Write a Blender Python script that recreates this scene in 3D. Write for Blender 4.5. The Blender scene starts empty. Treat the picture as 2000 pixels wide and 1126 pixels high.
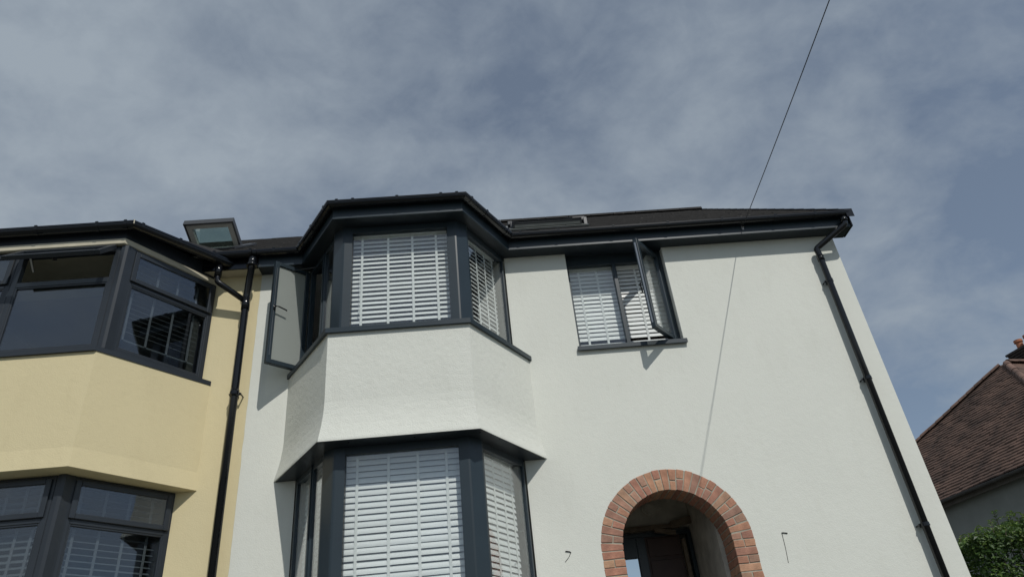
import bpy, bmesh, math, random
from mathutils import Vector, Matrix, noise as mnoise

S = bpy.context.scene
COL = S.collection
random.seed(11)

# ------------------------------------------------------------------ camera
cam_data = bpy.data.cameras.new('camera')
cam_data.sensor_width = 36.0
cam_data.lens = 25.2
cam_data.clip_start = 0.05
cam_data.clip_end = 2000.0
cam = bpy.data.objects.new('camera', cam_data)
COL.objects.link(cam)
R_ = Vector((0.99614, -0.01096, -0.08716)); F_ = Vector((0.05857, 0.84356, 0.53383))
PITCH, ROLL, YAW = 0.5630979054, -0.1086084559, 0.0693147842
cy, sy, cp, sp = math.cos(YAW), math.sin(YAW), math.cos(PITCH), math.sin(PITCH)
F_ = Vector((sy * cp, cy * cp, sp)); r0 = Vector((cy, -sy, 0)); u0 = r0.cross(F_)
R_ = math.cos(ROLL) * r0 + math.sin(ROLL) * u0
U_ = -math.sin(ROLL) * r0 + math.cos(ROLL) * u0
M = Matrix(((R_.x, U_.x, -F_.x, 0), (R_.y, U_.y, -F_.y, 0), (R_.z, U_.z, -F_.z, 0), (0, 0, 0, 1)))
cam.matrix_world = M
S.camera = cam

# ------------------------------------------------------------------ light
SUN_TO = Vector((0.42, -1.0, 1.22)).normalized()          # from the scene towards the sun
ELEV = math.asin(SUN_TO.z)
AZIM = math.atan2(SUN_TO.x, SUN_TO.y)                      # from +Y, clockwise
sun_d = bpy.data.lights.new('sun', 'SUN')
sun_d.energy = 3.6; sun_d.angle = math.radians(0.53); sun_d.color = (1.0, 0.965, 0.905)
sun = bpy.data.objects.new('sun', sun_d); COL.objects.link(sun)
sun.rotation_euler = SUN_TO.to_track_quat('Z', 'Y').to_euler()
sun.location = (6, -14, 18)

W = bpy.data.worlds.new('World'); S.world = W; W.use_nodes = True
nt = W.node_tree; N = nt.nodes; L = nt.links; N.clear()
out = N.new('ShaderNodeOutputWorld'); bg = N.new('ShaderNodeBackground')
sky = N.new('ShaderNodeTexSky'); sky.sky_type = 'NISHITA'; sky.sun_disc = False
sky.sun_elevation = ELEV; sky.sun_rotation = AZIM
sky.air_density = 1.0; sky.dust_density = 0.3; sky.ozone_density = 1.2
bg.inputs['Strength'].default_value = 0.1
tc = N.new('ShaderNodeTexCoord')
sep = N.new('ShaderNodeSeparateXYZ'); L.new(tc.outputs['Generated'], sep.inputs[0])
zz = N.new('ShaderNodeMath'); zz.operation = 'MAXIMUM'; zz.inputs[1].default_value = 0.0
L.new(sep.outputs[2], zz.inputs[0])
za = N.new('ShaderNodeMath'); za.operation = 'ADD'; za.inputs[1].default_value = 0.40; L.new(zz.outputs[0], za.inputs[0])
dx = N.new('ShaderNodeMath'); dx.operation = 'DIVIDE'; L.new(sep.outputs[0], dx.inputs[0]); L.new(za.outputs[0], dx.inputs[1])
dy = N.new('ShaderNodeMath'); dy.operation = 'DIVIDE'; L.new(sep.outputs[1], dy.inputs[0]); L.new(za.outputs[0], dy.inputs[1])
cmb = N.new('ShaderNodeCombineXYZ'); L.new(dx.outputs[0], cmb.inputs[0]); L.new(dy.outputs[0], cmb.inputs[1])


def wnoise(scale, detail, rough, dist, loc, sc=(1, 1, 1), rz=0.0):
    mp = N.new('ShaderNodeMapping'); mp.inputs['Location'].default_value = loc
    mp.inputs['Scale'].default_value = sc; mp.inputs['Rotation'].default_value = (0, 0, rz)
    L.new(cmb.outputs[0], mp.inputs[0])
    n = N.new('ShaderNodeTexNoise'); n.inputs['Scale'].default_value = scale; n.inputs['Detail'].default_value = detail
    n.inputs['Roughness'].default_value = rough; n.inputs['Distortion'].default_value = dist
    L.new(mp.outputs[0], n.inputs['Vector'])
    return n.outputs['Fac']


def wmath(op, a, b):
    m = N.new('ShaderNodeMath'); m.operation = op
    for i, v in enumerate((a, b)):
        if isinstance(v, (int, float)): m.inputs[i].default_value = v
        else: L.new(v, m.inputs[i])
    return m.outputs[0]


n_big = wnoise(1.30, 2.5, 0.5, 0.3, (4.4, 11.2, 0.0))
n_mid = wnoise(4.2, 5.0, 0.55, 0.45, (3.1, 1.7, 0.0), (1.0, 1.05, 1.0), 0.5)
n_fine = wnoise(11.0, 6.0, 0.62, 0.25, (7.7, 2.2, 0.0), (1.0, 1.1, 1.0), 0.5)
mixn = wmath('ADD', wmath('ADD', wmath('MULTIPLY', n_big, 0.46), wmath('MULTIPLY', n_mid, 0.32)), wmath('MULTIPLY', n_fine, 0.22))
# the bank of thin cloud thins out towards the right-hand (east) side of the sky
drift = wmath('MULTIPLY', dx.outputs[0], -0.062)
mixn = wmath('ADD', mixn, drift)
ramp = N.new('ShaderNodeValToRGB'); L.new(mixn, ramp.inputs[0])
ramp.color_ramp.interpolation = 'LINEAR'
ramp.color_ramp.elements[0].position = 0.395; ramp.color_ramp.elements[0].color = (0.30, 0.30, 0.30, 1)
ramp.color_ramp.elements[1].position = 0.60; ramp.color_ramp.elements[1].color = (1.0, 1.0, 1.0, 1)
mx = N.new('ShaderNodeMixRGB'); L.new(ramp.outputs[0], mx.inputs[0]); L.new(sky.outputs[0], mx.inputs[1])
mx.inputs[2].default_value = (4.3, 5.0, 5.75, 1)
L.new(mx.outputs[0], bg.inputs['Color']); L.new(bg.outputs[0], out.inputs['Surface'])

S.view_settings.view_transform = 'Standard'; S.view_settings.look = 'None'
S.view_settings.exposure = -0.42; S.view_settings.gamma = 1.0
try: S.view_settings.use_curve_mapping = False
except Exception: pass
S.render.engine = 'CYCLES'
S.cycles.max_bounces = 8; S.cycles.transparent_max_bounces = 24
S.cycles.sample_clamp_indirect = 4.0


# ------------------------------------------------------------------ materials
def mat(name, col, rough=0.6, var=0.0, vscale=3.0, bump=0.0, bscale=60.0, bdist=0.004, metal=0.0, spec=0.5,
        bump2=0.0, b2scale=8.0, rnd=0.0, coat=0.0):
    m = bpy.data.materials.new(name); m.use_nodes = True
    t = m.node_tree; n = t.nodes; l = t.links
    p = n['Principled BSDF']
    p.inputs['Base Color'].default_value = (*col, 1); p.inputs['Roughness'].default_value = rough
    p.inputs['Metallic'].default_value = metal; p.inputs['Specular IOR Level'].default_value = spec
    p.inputs['Coat Weight'].default_value = coat
    co = n.new('ShaderNodeTexCoord')
    if var or rnd:
        nz = n.new('ShaderNodeTexNoise'); nz.inputs['Scale'].default_value = vscale; nz.inputs['Detail'].default_value = 5
        nz.inputs['Roughness'].default_value = 0.6
        l.new(co.outputs['Object'], nz.inputs['Vector'])
        mr = n.new('ShaderNodeMapRange'); mr.inputs[1].default_value = 0.3; mr.inputs[2].default_value = 0.7
        mr.inputs[3].default_value = 1.0 - var; mr.inputs[4].default_value = 1.0 + var
        l.new(nz.outputs['Fac'], mr.inputs[0])
        v = mr.outputs[0]
        if rnd:
            oi = n.new('ShaderNodeObjectInfo')
            r2 = n.new('ShaderNodeMapRange'); r2.inputs[3].default_value = 1 - rnd; r2.inputs[4].default_value = 1 + rnd
            l.new(oi.outputs['Random'], r2.inputs[0])
            mu = n.new('ShaderNodeMath'); mu.operation = 'MULTIPLY'; l.new(v, mu.inputs[0]); l.new(r2.outputs[0], mu.inputs[1]); v = mu.outputs[0]
        h = n.new('ShaderNodeHueSaturation'); h.inputs['Color'].default_value = (*col, 1)
        l.new(v, h.inputs['Value']); l.new(h.outputs[0], p.inputs['Base Color'])
    if bump:
        nb = n.new('ShaderNodeTexNoise'); nb.inputs['Scale'].default_value = bscale; nb.inputs['Detail'].default_value = 4
        l.new(co.outputs['Object'], nb.inputs['Vector'])
        hsrc = nb.outputs['Fac']
        if bump2:
            nb2 = n.new('ShaderNodeTexNoise'); nb2.inputs['Scale'].default_value = b2scale; nb2.inputs['Detail'].default_value = 3
            l.new(co.outputs['Object'], nb2.inputs['Vector'])
            mm = n.new('ShaderNodeMath'); mm.operation = 'MULTIPLY_ADD'; mm.inputs[1].default_value = bump2
            l.new(nb2.outputs['Fac'], mm.inputs[0]); l.new(hsrc, mm.inputs[2]); hsrc = mm.outputs[0]
        bp = n.new('ShaderNodeBump'); bp.inputs['Strength'].default_value = bump; bp.inputs['Distance'].default_value = bdist
        l.new(hsrc, bp.inputs['Height']); l.new(bp.outputs[0], p.inputs['Normal'])
    return m


def glass_mat(name, tint=(0.93, 0.95, 0.95), boost=2.0):
    m = bpy.data.materials.new(name); m.use_nodes = True
    t = m.node_tree; n = t.nodes; l = t.links; n.clear()
    o = n.new('ShaderNodeOutputMaterial'); mixs = n.new('ShaderNodeMixShader')
    tr = n.new('ShaderNodeBsdfTransparent'); tr.inputs[0].default_value = (*tint, 1)
    gl = n.new('ShaderNodeBsdfGlossy'); gl.inputs['Roughness'].default_value = 0.015; gl.inputs['Color'].default_value = (0.96, 0.97, 1, 1)
    fr = n.new('ShaderNodeFresnel'); fr.inputs['IOR'].default_value = 1.5
    ge = n.new('ShaderNodeNewGeometry'); io = n.new('ShaderNodeMapRange')      # same reflectance on both faces of the thin sheet
    io.inputs[3].default_value = 1.5; io.inputs[4].default_value = 1 / 1.5
    l.new(ge.outputs['Backfacing'], io.inputs[0]); l.new(io.outputs[0], fr.inputs['IOR'])
    co = n.new('ShaderNodeTexCoord'); nb = n.new('ShaderNodeTexNoise'); nb.inputs['Scale'].default_value = 1.7
    l.new(co.outputs['Object'], nb.inputs['Vector'])
    bp = n.new('ShaderNodeBump'); bp.inputs['Strength'].default_value = 0.06; bp.inputs['Distance'].default_value = 0.02
    l.new(nb.outputs['Fac'], bp.inputs['Height']); l.new(bp.outputs[0], gl.inputs['Normal'])
    mu = n.new('ShaderNodeMath'); mu.operation = 'MULTIPLY'; mu.inputs[1].default_value = boost; mu.use_clamp = True
    l.new(fr.outputs[0], mu.inputs[0])
    l.new(mu.outputs[0], mixs.inputs[0]); l.new(tr.outputs[0], mixs.inputs[1]); l.new(gl.outputs[0], mixs.inputs[2])
    l.new(mixs.outputs[0], o.inputs[0])
    return m


def brick_mat(name, stops, mscale=14.0):
    m = mat(name, stops[0], 0.85, bump=0.6, bscale=70, bdist=0.004, bump2=0.6, b2scale=20)
    t = m.node_tree; n = t.nodes; l = t.links; p = n['Principled BSDF']
    oi = n.new('ShaderNodeObjectInfo'); rp = n.new('ShaderNodeValToRGB')
    cr = rp.color_ramp
    while len(cr.elements) < len(stops): cr.elements.new(0.5)
    for i, c in enumerate(stops):
        cr.elements[i].position = i / (len(stops) - 1); cr.elements[i].color = (*c, 1)
    l.new(oi.outputs['Random'], rp.inputs[0])
    co = n.new('ShaderNodeTexCoord'); nz = n.new('ShaderNodeTexNoise'); nz.inputs['Scale'].default_value = mscale; nz.inputs['Detail'].default_value = 5
    l.new(co.outputs['Object'], nz.inputs['Vector'])
    mr = n.new('ShaderNodeMapRange'); mr.inputs[1].default_value = 0.3; mr.inputs[2].default_value = 0.72
    mr.inputs[3].default_value = 0.72; mr.inputs[4].default_value = 1.22; l.new(nz.outputs['Fac'], mr.inputs[0])
    h = n.new('ShaderNodeHueSaturation'); l.new(rp.outputs[0], h.inputs['Color']); l.new(mr.outputs[0], h.inputs['Value'])
    l.new(h.outputs[0], p.inputs['Base Color'])
    return m


def render_mat(name, col, var, bump):
    """painted roughcast: fine grain, trowel ripples, faint grey soiling"""
    m = mat(name, col, 0.82, var=var, vscale=1.3, bump=bump, bscale=95, bdist=0.004, bump2=1.1, b2scale=17, spec=0.25)
    t = m.node_tree; n = t.nodes; l = t.links; p = n['Principled BSDF']
    src = p.inputs['Base Color'].links[0].from_socket
    co = n.new('ShaderNodeTexCoord'); mp = n.new('ShaderNodeMapping'); mp.inputs['Scale'].default_value = (2.2, 2.2, 0.7)
    l.new(co.outputs['Object'], mp.inputs[0])
    nz = n.new('ShaderNodeTexNoise'); nz.inputs['Scale'].default_value = 2.6; nz.inputs['Detail'].default_value = 8; nz.inputs['Roughness'].default_value = 0.7
    l.new(mp.outputs[0], nz.inputs['Vector'])
    mr = n.new('ShaderNodeMapRange'); mr.inputs[1].default_value = 0.52; mr.inputs[2].default_value = 0.78
    mr.inputs[3].default_value = 0.0; mr.inputs[4].default_value = 0.13; l.new(nz.outputs['Fac'], mr.inputs[0])
    mixc = n.new('ShaderNodeMixRGB'); l.new(mr.outputs[0], mixc.inputs[0]); l.new(src, mixc.inputs[1])
    mixc.inputs[2].default_value = (col[0] * 0.62, col[1] * 0.6, col[2] * 0.55, 1)
    l.new(mixc.outputs[0], p.inputs['Base Color'])
    return m


WHITE = render_mat('white_render', (0.71, 0.725, 0.665), 0.02, 0.45)
WHITE2 = render_mat('white_roughcast', (0.71, 0.725, 0.665), 0.025, 0.95)
YELLOW = render_mat('yellow_render', (0.685, 0.60, 0.375), 0.02, 0.45)
CREAM = mat('cream_paint', (0.52, 0.48, 0.37), 0.6, var=0.10, vscale=6)
ANTH = mat('anthracite_frame', (0.022, 0.035, 0.045), 0.34, var=0.06, vscale=5)
ANTH2 = mat('dark_grey_frame', (0.025, 0.031, 0.039), 0.36, var=0.08, vscale=5)
SOFF = mat('anthracite_soffit', (0.014, 0.021, 0.028), 0.4, var=0.05, vscale=4)
BLACK = mat('black_plastic', (0.006, 0.007, 0.009), 0.17, var=0.15, vscale=9)
BLACKM = mat('black_cable', (0.012, 0.012, 0.014), 0.5)
SEAL = mat('black_rubber_seal', (0.008, 0.008, 0.009), 0.6)
GLASS = glass_mat('window_glass', (0.96, 0.975, 0.97), boost=1.9)
GLASSR = glass_mat('roof_window_glass', (0.62, 0.70, 0.66), boost=3.0)
GLASSN = glass_mat('window_glass_tinted', (0.78, 0.82, 0.84), boost=2.3)
SLAT = mat('white_slat', (0.86, 0.87, 0.86), 0.45, rnd=0.04)
SLATG = mat('shade_grey_slat', (0.15, 0.16, 0.16), 0.5, rnd=0.06)  # shade on the blinds put into the slats' grey base colour
TAPE = mat('white_tape', (0.84, 0.85, 0.83), 0.8)
TAPEG = mat('grey_tape', (0.20, 0.20, 0.20), 0.8)
MORTAR = mat('grey_mortar', (0.37, 0.345, 0.275), 0.9, var=0.2, vscale=12, bump=0.5, bscale=120)
BRICK = brick_mat('red_brick', [(0.37, 0.180, 0.118), (0.48, 0.260, 0.160), (0.40, 0.190, 0.130), (0.29, 0.175, 0.130), (0.52, 0.310, 0.190), (0.43, 0.205, 0.140), (0.33, 0.165, 0.118), (0.45, 0.265, 0.185)])
TILE = mat('dark_roof_tile', (0.014, 0.0135, 0.0135), 0.9, var=0.6, vscale=7, bump=0.5, bscale=40)
def lichen(m):
    t = m.node_tree; n = t.nodes; l = t.links; p = n['Principled BSDF']; src = p.inputs['Base Color'].links[0].from_socket
    co = n.new('ShaderNodeTexCoord'); nz = n.new('ShaderNodeTexNoise'); nz.inputs['Scale'].default_value = 17; nz.inputs['Detail'].default_value = 3
    l.new(co.outputs['Object'], nz.inputs['Vector'])
    mr = n.new('ShaderNodeMapRange'); mr.inputs[1].default_value = 0.67; mr.inputs[2].default_value = 0.73; mr.inputs[4].default_value = 0.5
    l.new(nz.outputs['Fac'], mr.inputs[0]); mx_ = n.new('ShaderNodeMixRGB'); l.new(mr.outputs[0], mx_.inputs[0]); l.new(src, mx_.inputs[1])
    mx_.inputs[2].default_value = (0.20, 0.195, 0.17, 1); l.new(mx_.outputs[0], p.inputs['Base Color'])
lichen(TILE)
TILEB = mat('brown_roof_tile', (0.098, 0.058, 0.042), 0.85, var=0.6, vscale=1.6, bump=0.5, bscale=30)
RIDGE = mat('brown_hip_tile', (0.15, 0.092, 0.07), 0.85, var=0.3, vscale=4, bump=0.5, bscale=30, rnd=0.2)
LEAD = mat('lead_sheet', (0.13, 0.135, 0.14), 0.55, var=0.15, vscale=8)
ALU = mat('grey_cladding', (0.05, 0.053, 0.058), 0.35)
PINE = mat('pale_painted_sash', (0.50, 0.50, 0.47), 0.5, var=0.05, vscale=6)
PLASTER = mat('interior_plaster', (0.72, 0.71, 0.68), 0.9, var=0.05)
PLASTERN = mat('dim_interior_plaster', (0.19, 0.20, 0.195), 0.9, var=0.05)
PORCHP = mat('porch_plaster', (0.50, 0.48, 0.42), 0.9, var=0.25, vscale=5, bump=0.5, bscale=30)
DOORB = mat('brown_door', (0.060, 0.034, 0.028), 0.5, var=0.15, vscale=6)
WOODO = mat('old_timber', (0.16, 0.125, 0.09), 0.8, var=0.3, vscale=9)
STEEL = mat('bright_steel', (0.5, 0.5, 0.5), 0.3, metal=1.0)
GREYR = mat('grey_pebbledash', (0.235, 0.245, 0.225), 0.9, var=0.08, vscale=2, bump=0.7, bscale=45)
STACK = mat('dark_stack_brick', (0.055, 0.045, 0.04), 0.9, var=0.3, vscale=8)
TERRA = mat('terracotta', (0.40, 0.15, 0.075), 0.8, var=0.15, vscale=6)
BARK = mat('brown_bark', (0.06, 0.045, 0.03), 0.9)
GROUND = mat('ground_paving', (0.075, 0.078, 0.066), 0.9, var=0.25, vscale=1.5, bump=0.5, bscale=20)


def leaf_mat():
    m = bpy.data.materials.new('hedge_leaf'); m.use_nodes = True
    n = m.node_tree.nodes; l = m.node_tree.links; p = n['Principled BSDF']
    p.inputs['Roughness'].default_value = 0.5
    at = n.new('ShaderNodeAttribute'); at.attribute_name = 'leaf_tone'; at.attribute_type = 'GEOMETRY'
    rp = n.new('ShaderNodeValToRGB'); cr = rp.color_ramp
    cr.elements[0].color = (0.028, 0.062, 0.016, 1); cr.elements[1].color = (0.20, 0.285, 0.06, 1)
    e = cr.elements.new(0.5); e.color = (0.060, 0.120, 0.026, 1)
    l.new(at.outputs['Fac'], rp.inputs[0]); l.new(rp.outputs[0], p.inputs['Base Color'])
    tr = n.new('ShaderNodeBsdfTranslucent'); l.new(rp.outputs[0], tr.inputs[0])
    ms = n.new('ShaderNodeMixShader'); ms.inputs[0].default_value = 0.25
    l.new(p.outputs[0], ms.inputs[1]); l.new(tr.outputs[0], ms.inputs[2])
    l.new(ms.outputs[0], n['Material Output'].inputs[0])
    return m


LEAF = leaf_mat()


def frost_mat():
    m = bpy.data.materials.new('frosted_glass'); m.use_nodes = True
    n = m.node_tree.nodes; l = m.node_tree.links; p = n['Principled BSDF']
    p.inputs['Base Color'].default_value = (0.42, 0.45, 0.43, 1); p.inputs['Roughness'].default_value = 0.12
    tl = n.new('ShaderNodeBsdfTranslucent'); tl.inputs[0].default_value = (0.72, 0.76, 0.73, 1)
    tp = n.new('ShaderNodeBsdfTransparent'); tp.inputs[0].default_value = (0.85, 0.88, 0.86, 1)
    a = n.new('ShaderNodeMixShader'); a.inputs[0].default_value = 0.30; l.new(p.outputs[0], a.inputs[1]); l.new(tl.outputs[0], a.inputs[2])
    b = n.new('ShaderNodeMixShader'); b.inputs[0].default_value = 0.18; l.new(a.outputs[0], b.inputs[1]); l.new(tp.outputs[0], b.inputs[2])
    l.new(b.outputs[0], n['Material Output'].inputs[0]); return m


FROST = frost_mat()


# ------------------------------------------------------------------ builders
def thing(name, label, cat, loc=(0, 0, 0), group=None):
    o = bpy.data.objects.new(name, None); COL.objects.link(o)
    o.location = loc; o['label'] = label; o['category'] = cat
    if group: o['group'] = group
    o.empty_display_size = 0.2
    return o


def holder(name, parent, label=None):
    o = bpy.data.objects.new(name, None); COL.objects.link(o); o.parent = parent
    o.matrix_parent_inverse = Matrix.Translation(-parent.location)
    if label: o['label'] = label
    o.empty_display_size = 0.1
    return o


def obj(name, bm, m, parent=None, smooth=False, label=None, recalc=True):
    if recalc: bmesh.ops.recalc_face_normals(bm, faces=bm.faces)
    me = bpy.data.meshes.new(name); bm.to_mesh(me); bm.free()
    me.materials.append(m)
    if smooth:
        for f in me.polygons: f.use_smooth = True
    o = bpy.data.objects.new(name, me); COL.objects.link(o)
    if parent: 
        o.parent = parent
        if parent.location.length > 0: o.matrix_parent_inverse = Matrix.Translation(-parent.location)
    if label: o['label'] = label
    return o


class Fr:
    """vertical plane frame: origin P, u along it, n outwards"""
    def __init__(s, P, Q):
        s.o = Vector((P[0], P[1], 0)); d = Vector((Q[0] - P[0], Q[1] - P[1], 0)); s.len = d.length
        s.u = d.normalized(); s.n = Vector((s.u.y, -s.u.x, 0)); s.ang = math.atan2(s.u.y, s.u.x)

    def p(s, a, b, z):
        return s.o + s.u * a + s.n * b + Vector((0, 0, z))


def hexa(bm, pts, bev=0.0):
    vs = [bm.verts.new(p) for p in pts]
    fs = [bm.faces.new([vs[i] for i in q]) for q in ((0, 1, 2, 3), (7, 6, 5, 4), (0, 4, 5, 1), (1, 5, 6, 2), (2, 6, 7, 3), (3, 7, 4, 0))]
    if bev:
        es = list({e for f in fs for e in f.edges})
        bmesh.ops.bevel(bm, geom=es, offset=bev, segments=1, affect='EDGES', profile=0.5)


def lbox(bm, fr, a0, a1, b0, b1, z0, z1, bev=0.0):
    hexa(bm, [fr.p(a0, b0, z0), fr.p(a1, b0, z0), fr.p(a1, b1, z0), fr.p(a0, b1, z0),
              fr.p(a0, b0, z1), fr.p(a1, b0, z1), fr.p(a1, b1, z1), fr.p(a0, b1, z1)], bev)


def box(bm, x0, x1, y0, y1, z0, z1, bev=0.0):
    hexa(bm, [Vector(q) for q in ((x0, y0, z0), (x1, y0, z0), (x1, y1, z0), (x0, y1, z0), (x0, y0, z1), (x1, y0, z1), (x1, y1, z1), (x0, y1, z1))], bev)


def prism(bm, pts, z0, z1):
    a = [bm.verts.new((x, y, z0)) for x, y in pts]; b = [bm.verts.new((x, y, z1)) for x, y in pts]
    n = len(pts)
    bm.faces.new(a); bm.faces.new(list(reversed(b)))
    for i in range(n): bm.faces.new((a[i], a[(i + 1) % n], b[(i + 1) % n], b[i]))


def sweep(bm, poly, prof, closed=True, caps=True):
    """profile of (outward offset, z) along a mitred plan polyline running left to right"""
    P = [Vector((x, y, 0)) for x, y in poly]; ns = []
    for i in range(len(P) - 1):
        u = (P[i + 1] - P[i]).normalized(); ns.append(Vector((u.y, -u.x, 0)))
    rings = []
    for i, p in enumerate(P):
        if i == 0: m = ns[0]
        elif i == len(P) - 1: m = ns[-1]
        else:
            a, b = ns[i - 1], ns[i]; m = (a + b) / (1 + a.dot(b))
        rings.append([bm.verts.new(p + m * o + Vector((0, 0, z))) for o, z in prof])
    k = len(prof)
    for i in range(len(rings) - 1):
        for j in range(k if closed else k - 1):
            j2 = (j + 1) % k
            bm.faces.new((rings[i][j], rings[i + 1][j], rings[i + 1][j2], rings[i][j2]))
    if closed and caps:
        bm.faces.new(rings[0]); bm.faces.new(list(reversed(rings[-1])))


def tube(bm, pts, r, seg=14, caps=True, radii=None):
    pts = [Vector(p) for p in pts]; rings = []
    prev = None
    for i, p in enumerate(pts):
        d = (pts[min(i + 1, len(pts) - 1)] - pts[max(i - 1, 0)]).normalized()
        if prev is None:
            a = d.orthogonal().normalized()
        else:
            a = (prev - d * prev.dot(d)).normalized()
        prev = a; b = d.cross(a); rr = radii[i] if radii else r
        rings.append([bm.verts.new(p + (a * math.cos(t) + b * math.sin(t)) * rr) for t in [2 * math.pi * j / seg for j in range(seg)]])
    for i in range(len(rings) - 1):
        for j in range(seg):
            bm.faces.new((rings[i][j], rings[i][(j + 1) % seg], rings[i + 1][(j + 1) % seg], rings[i + 1][j]))
    if caps:
        bm.faces.new(rings[0]); bm.faces.new(list(reversed(rings[-1])))


def rounded(pts, r=0.05, n=4):
    """polyline with its inner corners rounded"""
    pts = [Vector(p) for p in pts]; o = [pts[0]]
    for i in range(1, len(pts) - 1):
        a = (pts[i - 1] - pts[i]); b = (pts[i + 1] - pts[i]); rr = min(r, a.length * 0.45, b.length * 0.45)
        A = pts[i] + a.normalized() * rr; B = pts[i] + b.normalized() * rr
        for k in range(n + 1):
            t = k / n; o.append(A * (1 - t) ** 2 + pts[i] * 2 * t * (1 - t) + B * t * t)
    o.append(pts[-1]); return o


def filled(bm, loops, y0, y1):
    """wall slab in the XZ plane from an outer loop and hole loops"""
    edges = []
    for lp in loops:
        vs = [bm.verts.new((x, y0, z)) for x, z in lp]
        for i in range(len(vs)): edges.append(bm.edges.new((vs[i], vs[(i + 1) % len(vs)])))
    r = bmesh.ops.triangle_fill(bm, use_beauty=True, use_dissolve=False, edges=edges)
    fs = [g for g in r['geom'] if isinstance(g, bmesh.types.BMFace)]
    ex = bmesh.ops.extrude_face_region(bm, geom=fs, use_keep_orig=True)
    vs = [g for g in ex['geom'] if isinstance(g, bmesh.types.BMVert)]
    bmesh.ops.translate(bm, vec=(0, y1 - y0, 0), verts=vs)


# ------------------------------------------------------------------ key dimensions (metres, camera at the origin)
WY = 7.207                       # face of both house fronts
GZ = -0.55                       # garden level at the wall
APRON = [(-2.085, WY + 0.05), (-1.437, 6.275), (-0.033, 6.275), (0.637, WY + 0.05)]
SILL = [(-2.07, WY), (-1.455, 6.245), (-0.018, 6.245), (0.63, WY)]
FRAME = [(-1.90, 7.19), (-1.395, 6.40), (-0.065, 6.40), (0.44, 7.19)]

# ------------------------------------------------------------------ ground
bm = bmesh.new()
prof = [(-400, -1.6), (-2, -1.6), (1.5, -1.55), (5.0, -0.62), (6.4, GZ), (9, GZ), (40, -0.2), (400, 0.0)]
xs = [-400, -40, -12, -4, 0, 4, 8, 12, 40, 400]
g = [[bm.verts.new((x, y, z)) for x in xs] for y, z in prof]
for i in range(len(prof) - 1):
    for j in range(len(xs) - 1): bm.faces.new((g[i][j], g[i][j + 1], g[i + 1][j + 1], g[i + 1][j]))
o = obj('ground', bm, GROUND); o['kind'] = 'structure'

# ================================================================== WHITE HOUSE
house = thing('white_house', 'white rendered house with anthracite bay windows and a brick arch porch', 'house', (1.0, WY, GZ))
AX, AZ, RO, RI = 1.845, 1.478, 0.756, 0.541
AXI = AX

bm = bmesh.new()
arch = [(AX - RO + 0.004, GZ - 0.15), ]
arch = [(AX - RO + 0.006, GZ)]
for i in range(0, 61):
    t = math.pi - math.pi * i / 60
    w = 0.004 * mnoise.noise(Vector((i * 0.9, 3.3, 0)))
    arch.append((AX + (RO - 0.004 + w) * math.cos(t), AZ + (RO - 0.004 + w) * math.sin(t)))
arch.append((AX + RO - 0.006, GZ))
EDGE = [(-2.471 + 0.006 * mnoise.noise(Vector((k * 0.37, 8.1, 0))) + 0.003 * mnoise.noise(Vector((k * 1.3, 2.1, 0))), GZ - 0.4 + (5.16 - GZ + 0.4) * k / 90) for k in range(91)]
outer = EDGE + [(4.575, 5.16), (4.575, GZ - 0.4)]
bayhole = [(-1.90, 0.55), (-1.90, 5.04), (0.44, 5.04), (0.44, 0.55)]
winhole = [(1.190, 3.665), (1.190, 5.04), (2.397, 5.04), (2.397, 3.665)]
filled(bm, [outer, bayhole, winhole, arch], WY, WY + 0.25)
obj('wall', bm, WHITE, house)
bm = bmesh.new()        # gable side wall and back wall
vs = [(WY + 0.252, GZ - 0.4), (15.4, GZ - 0.4), (15.4, 5.1), (11.3, 8.45), (WY + 0.252, 5.16)]
a = [bm.verts.new((4.573, y, z)) for y, z in vs]; b = [bm.verts.new((4.33, y, z)) for y, z in vs]
bm.faces.new(a); bm.faces.new(list(reversed(b)))
for i in range(5): bm.faces.new((a[i], a[(i + 1) % 5], b[(i + 1) % 5], b[i]))
obj('wall', bm, WHITE, house)
for (xa, xb, za, zb) in ((-2.40, 2.3, GZ - 0.4, 5.1), (3.7, 4.328, GZ - 0.4, 5.1), (2.302, 3.698, 3.5, 5.1), (2.302, 3.698, GZ - 0.4, 1.2)):  # rear window opening
    bm = bmesh.new(); box(bm, xa, xb, 15.15, 15.4, za, zb); obj('wall', bm, WHITE, house)
bm = bmesh.new(); box(bm, -2.56, -2.38, WY + 0.252, 15.1, GZ - 0.4, 5.1); obj('interior_wall', bm, PLASTER, house)
for (xa, xb, za, zb) in ((-2.37, 1.55, GZ, 5.1), (2.60, 4.32, GZ, 5.1), (1.552, 2.598, 2.35, 5.1)):      # doorway through to the back room
    bm = bmesh.new(); box(bm, xa, xb, 10.6, 10.7, za, zb); obj('interior_wall', bm, PLASTER, house)
bm = bmesh.new(); box(bm, 0.80, 0.90, WY + 0.26, 10.59, GZ, 5.05); obj('interior_wall', bm, PLASTER, house)
bm = bmesh.new(); prism(bm, [(-1.83, WY), (-1.34, 6.5), (-0.10, 6.5), (0.40, WY), (0.40, WY + 0.26), (0.79, WY + 0.26), (0.79, 10.58), (-2.37, 10.58), (-2.37, WY + 0.26), (-1.83, WY + 0.26)], 2.55, 2.8)
obj('floor', bm, PLASTER, house)
bm = bmesh.new(); prism(bm, [(-1.84, 7.2), (-1.36, 6.45), (-0.09, 6.45), (0.42, 7.2), (0.42, WY + 0.26), (4.32, WY + 0.26), (4.32, 10.58), (-2.37, 10.58), (-2.37, WY + 0.26), (-1.84, WY + 0.26)], 5.045, 5.12)
obj('ceiling', bm, PLASTER, house)
bm = bmesh.new(); box(bm, 0.91, 4.32, WY + 0.26, 10.58, 2.62, 2.85); obj('floor', bm, PLASTER, house)

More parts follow.
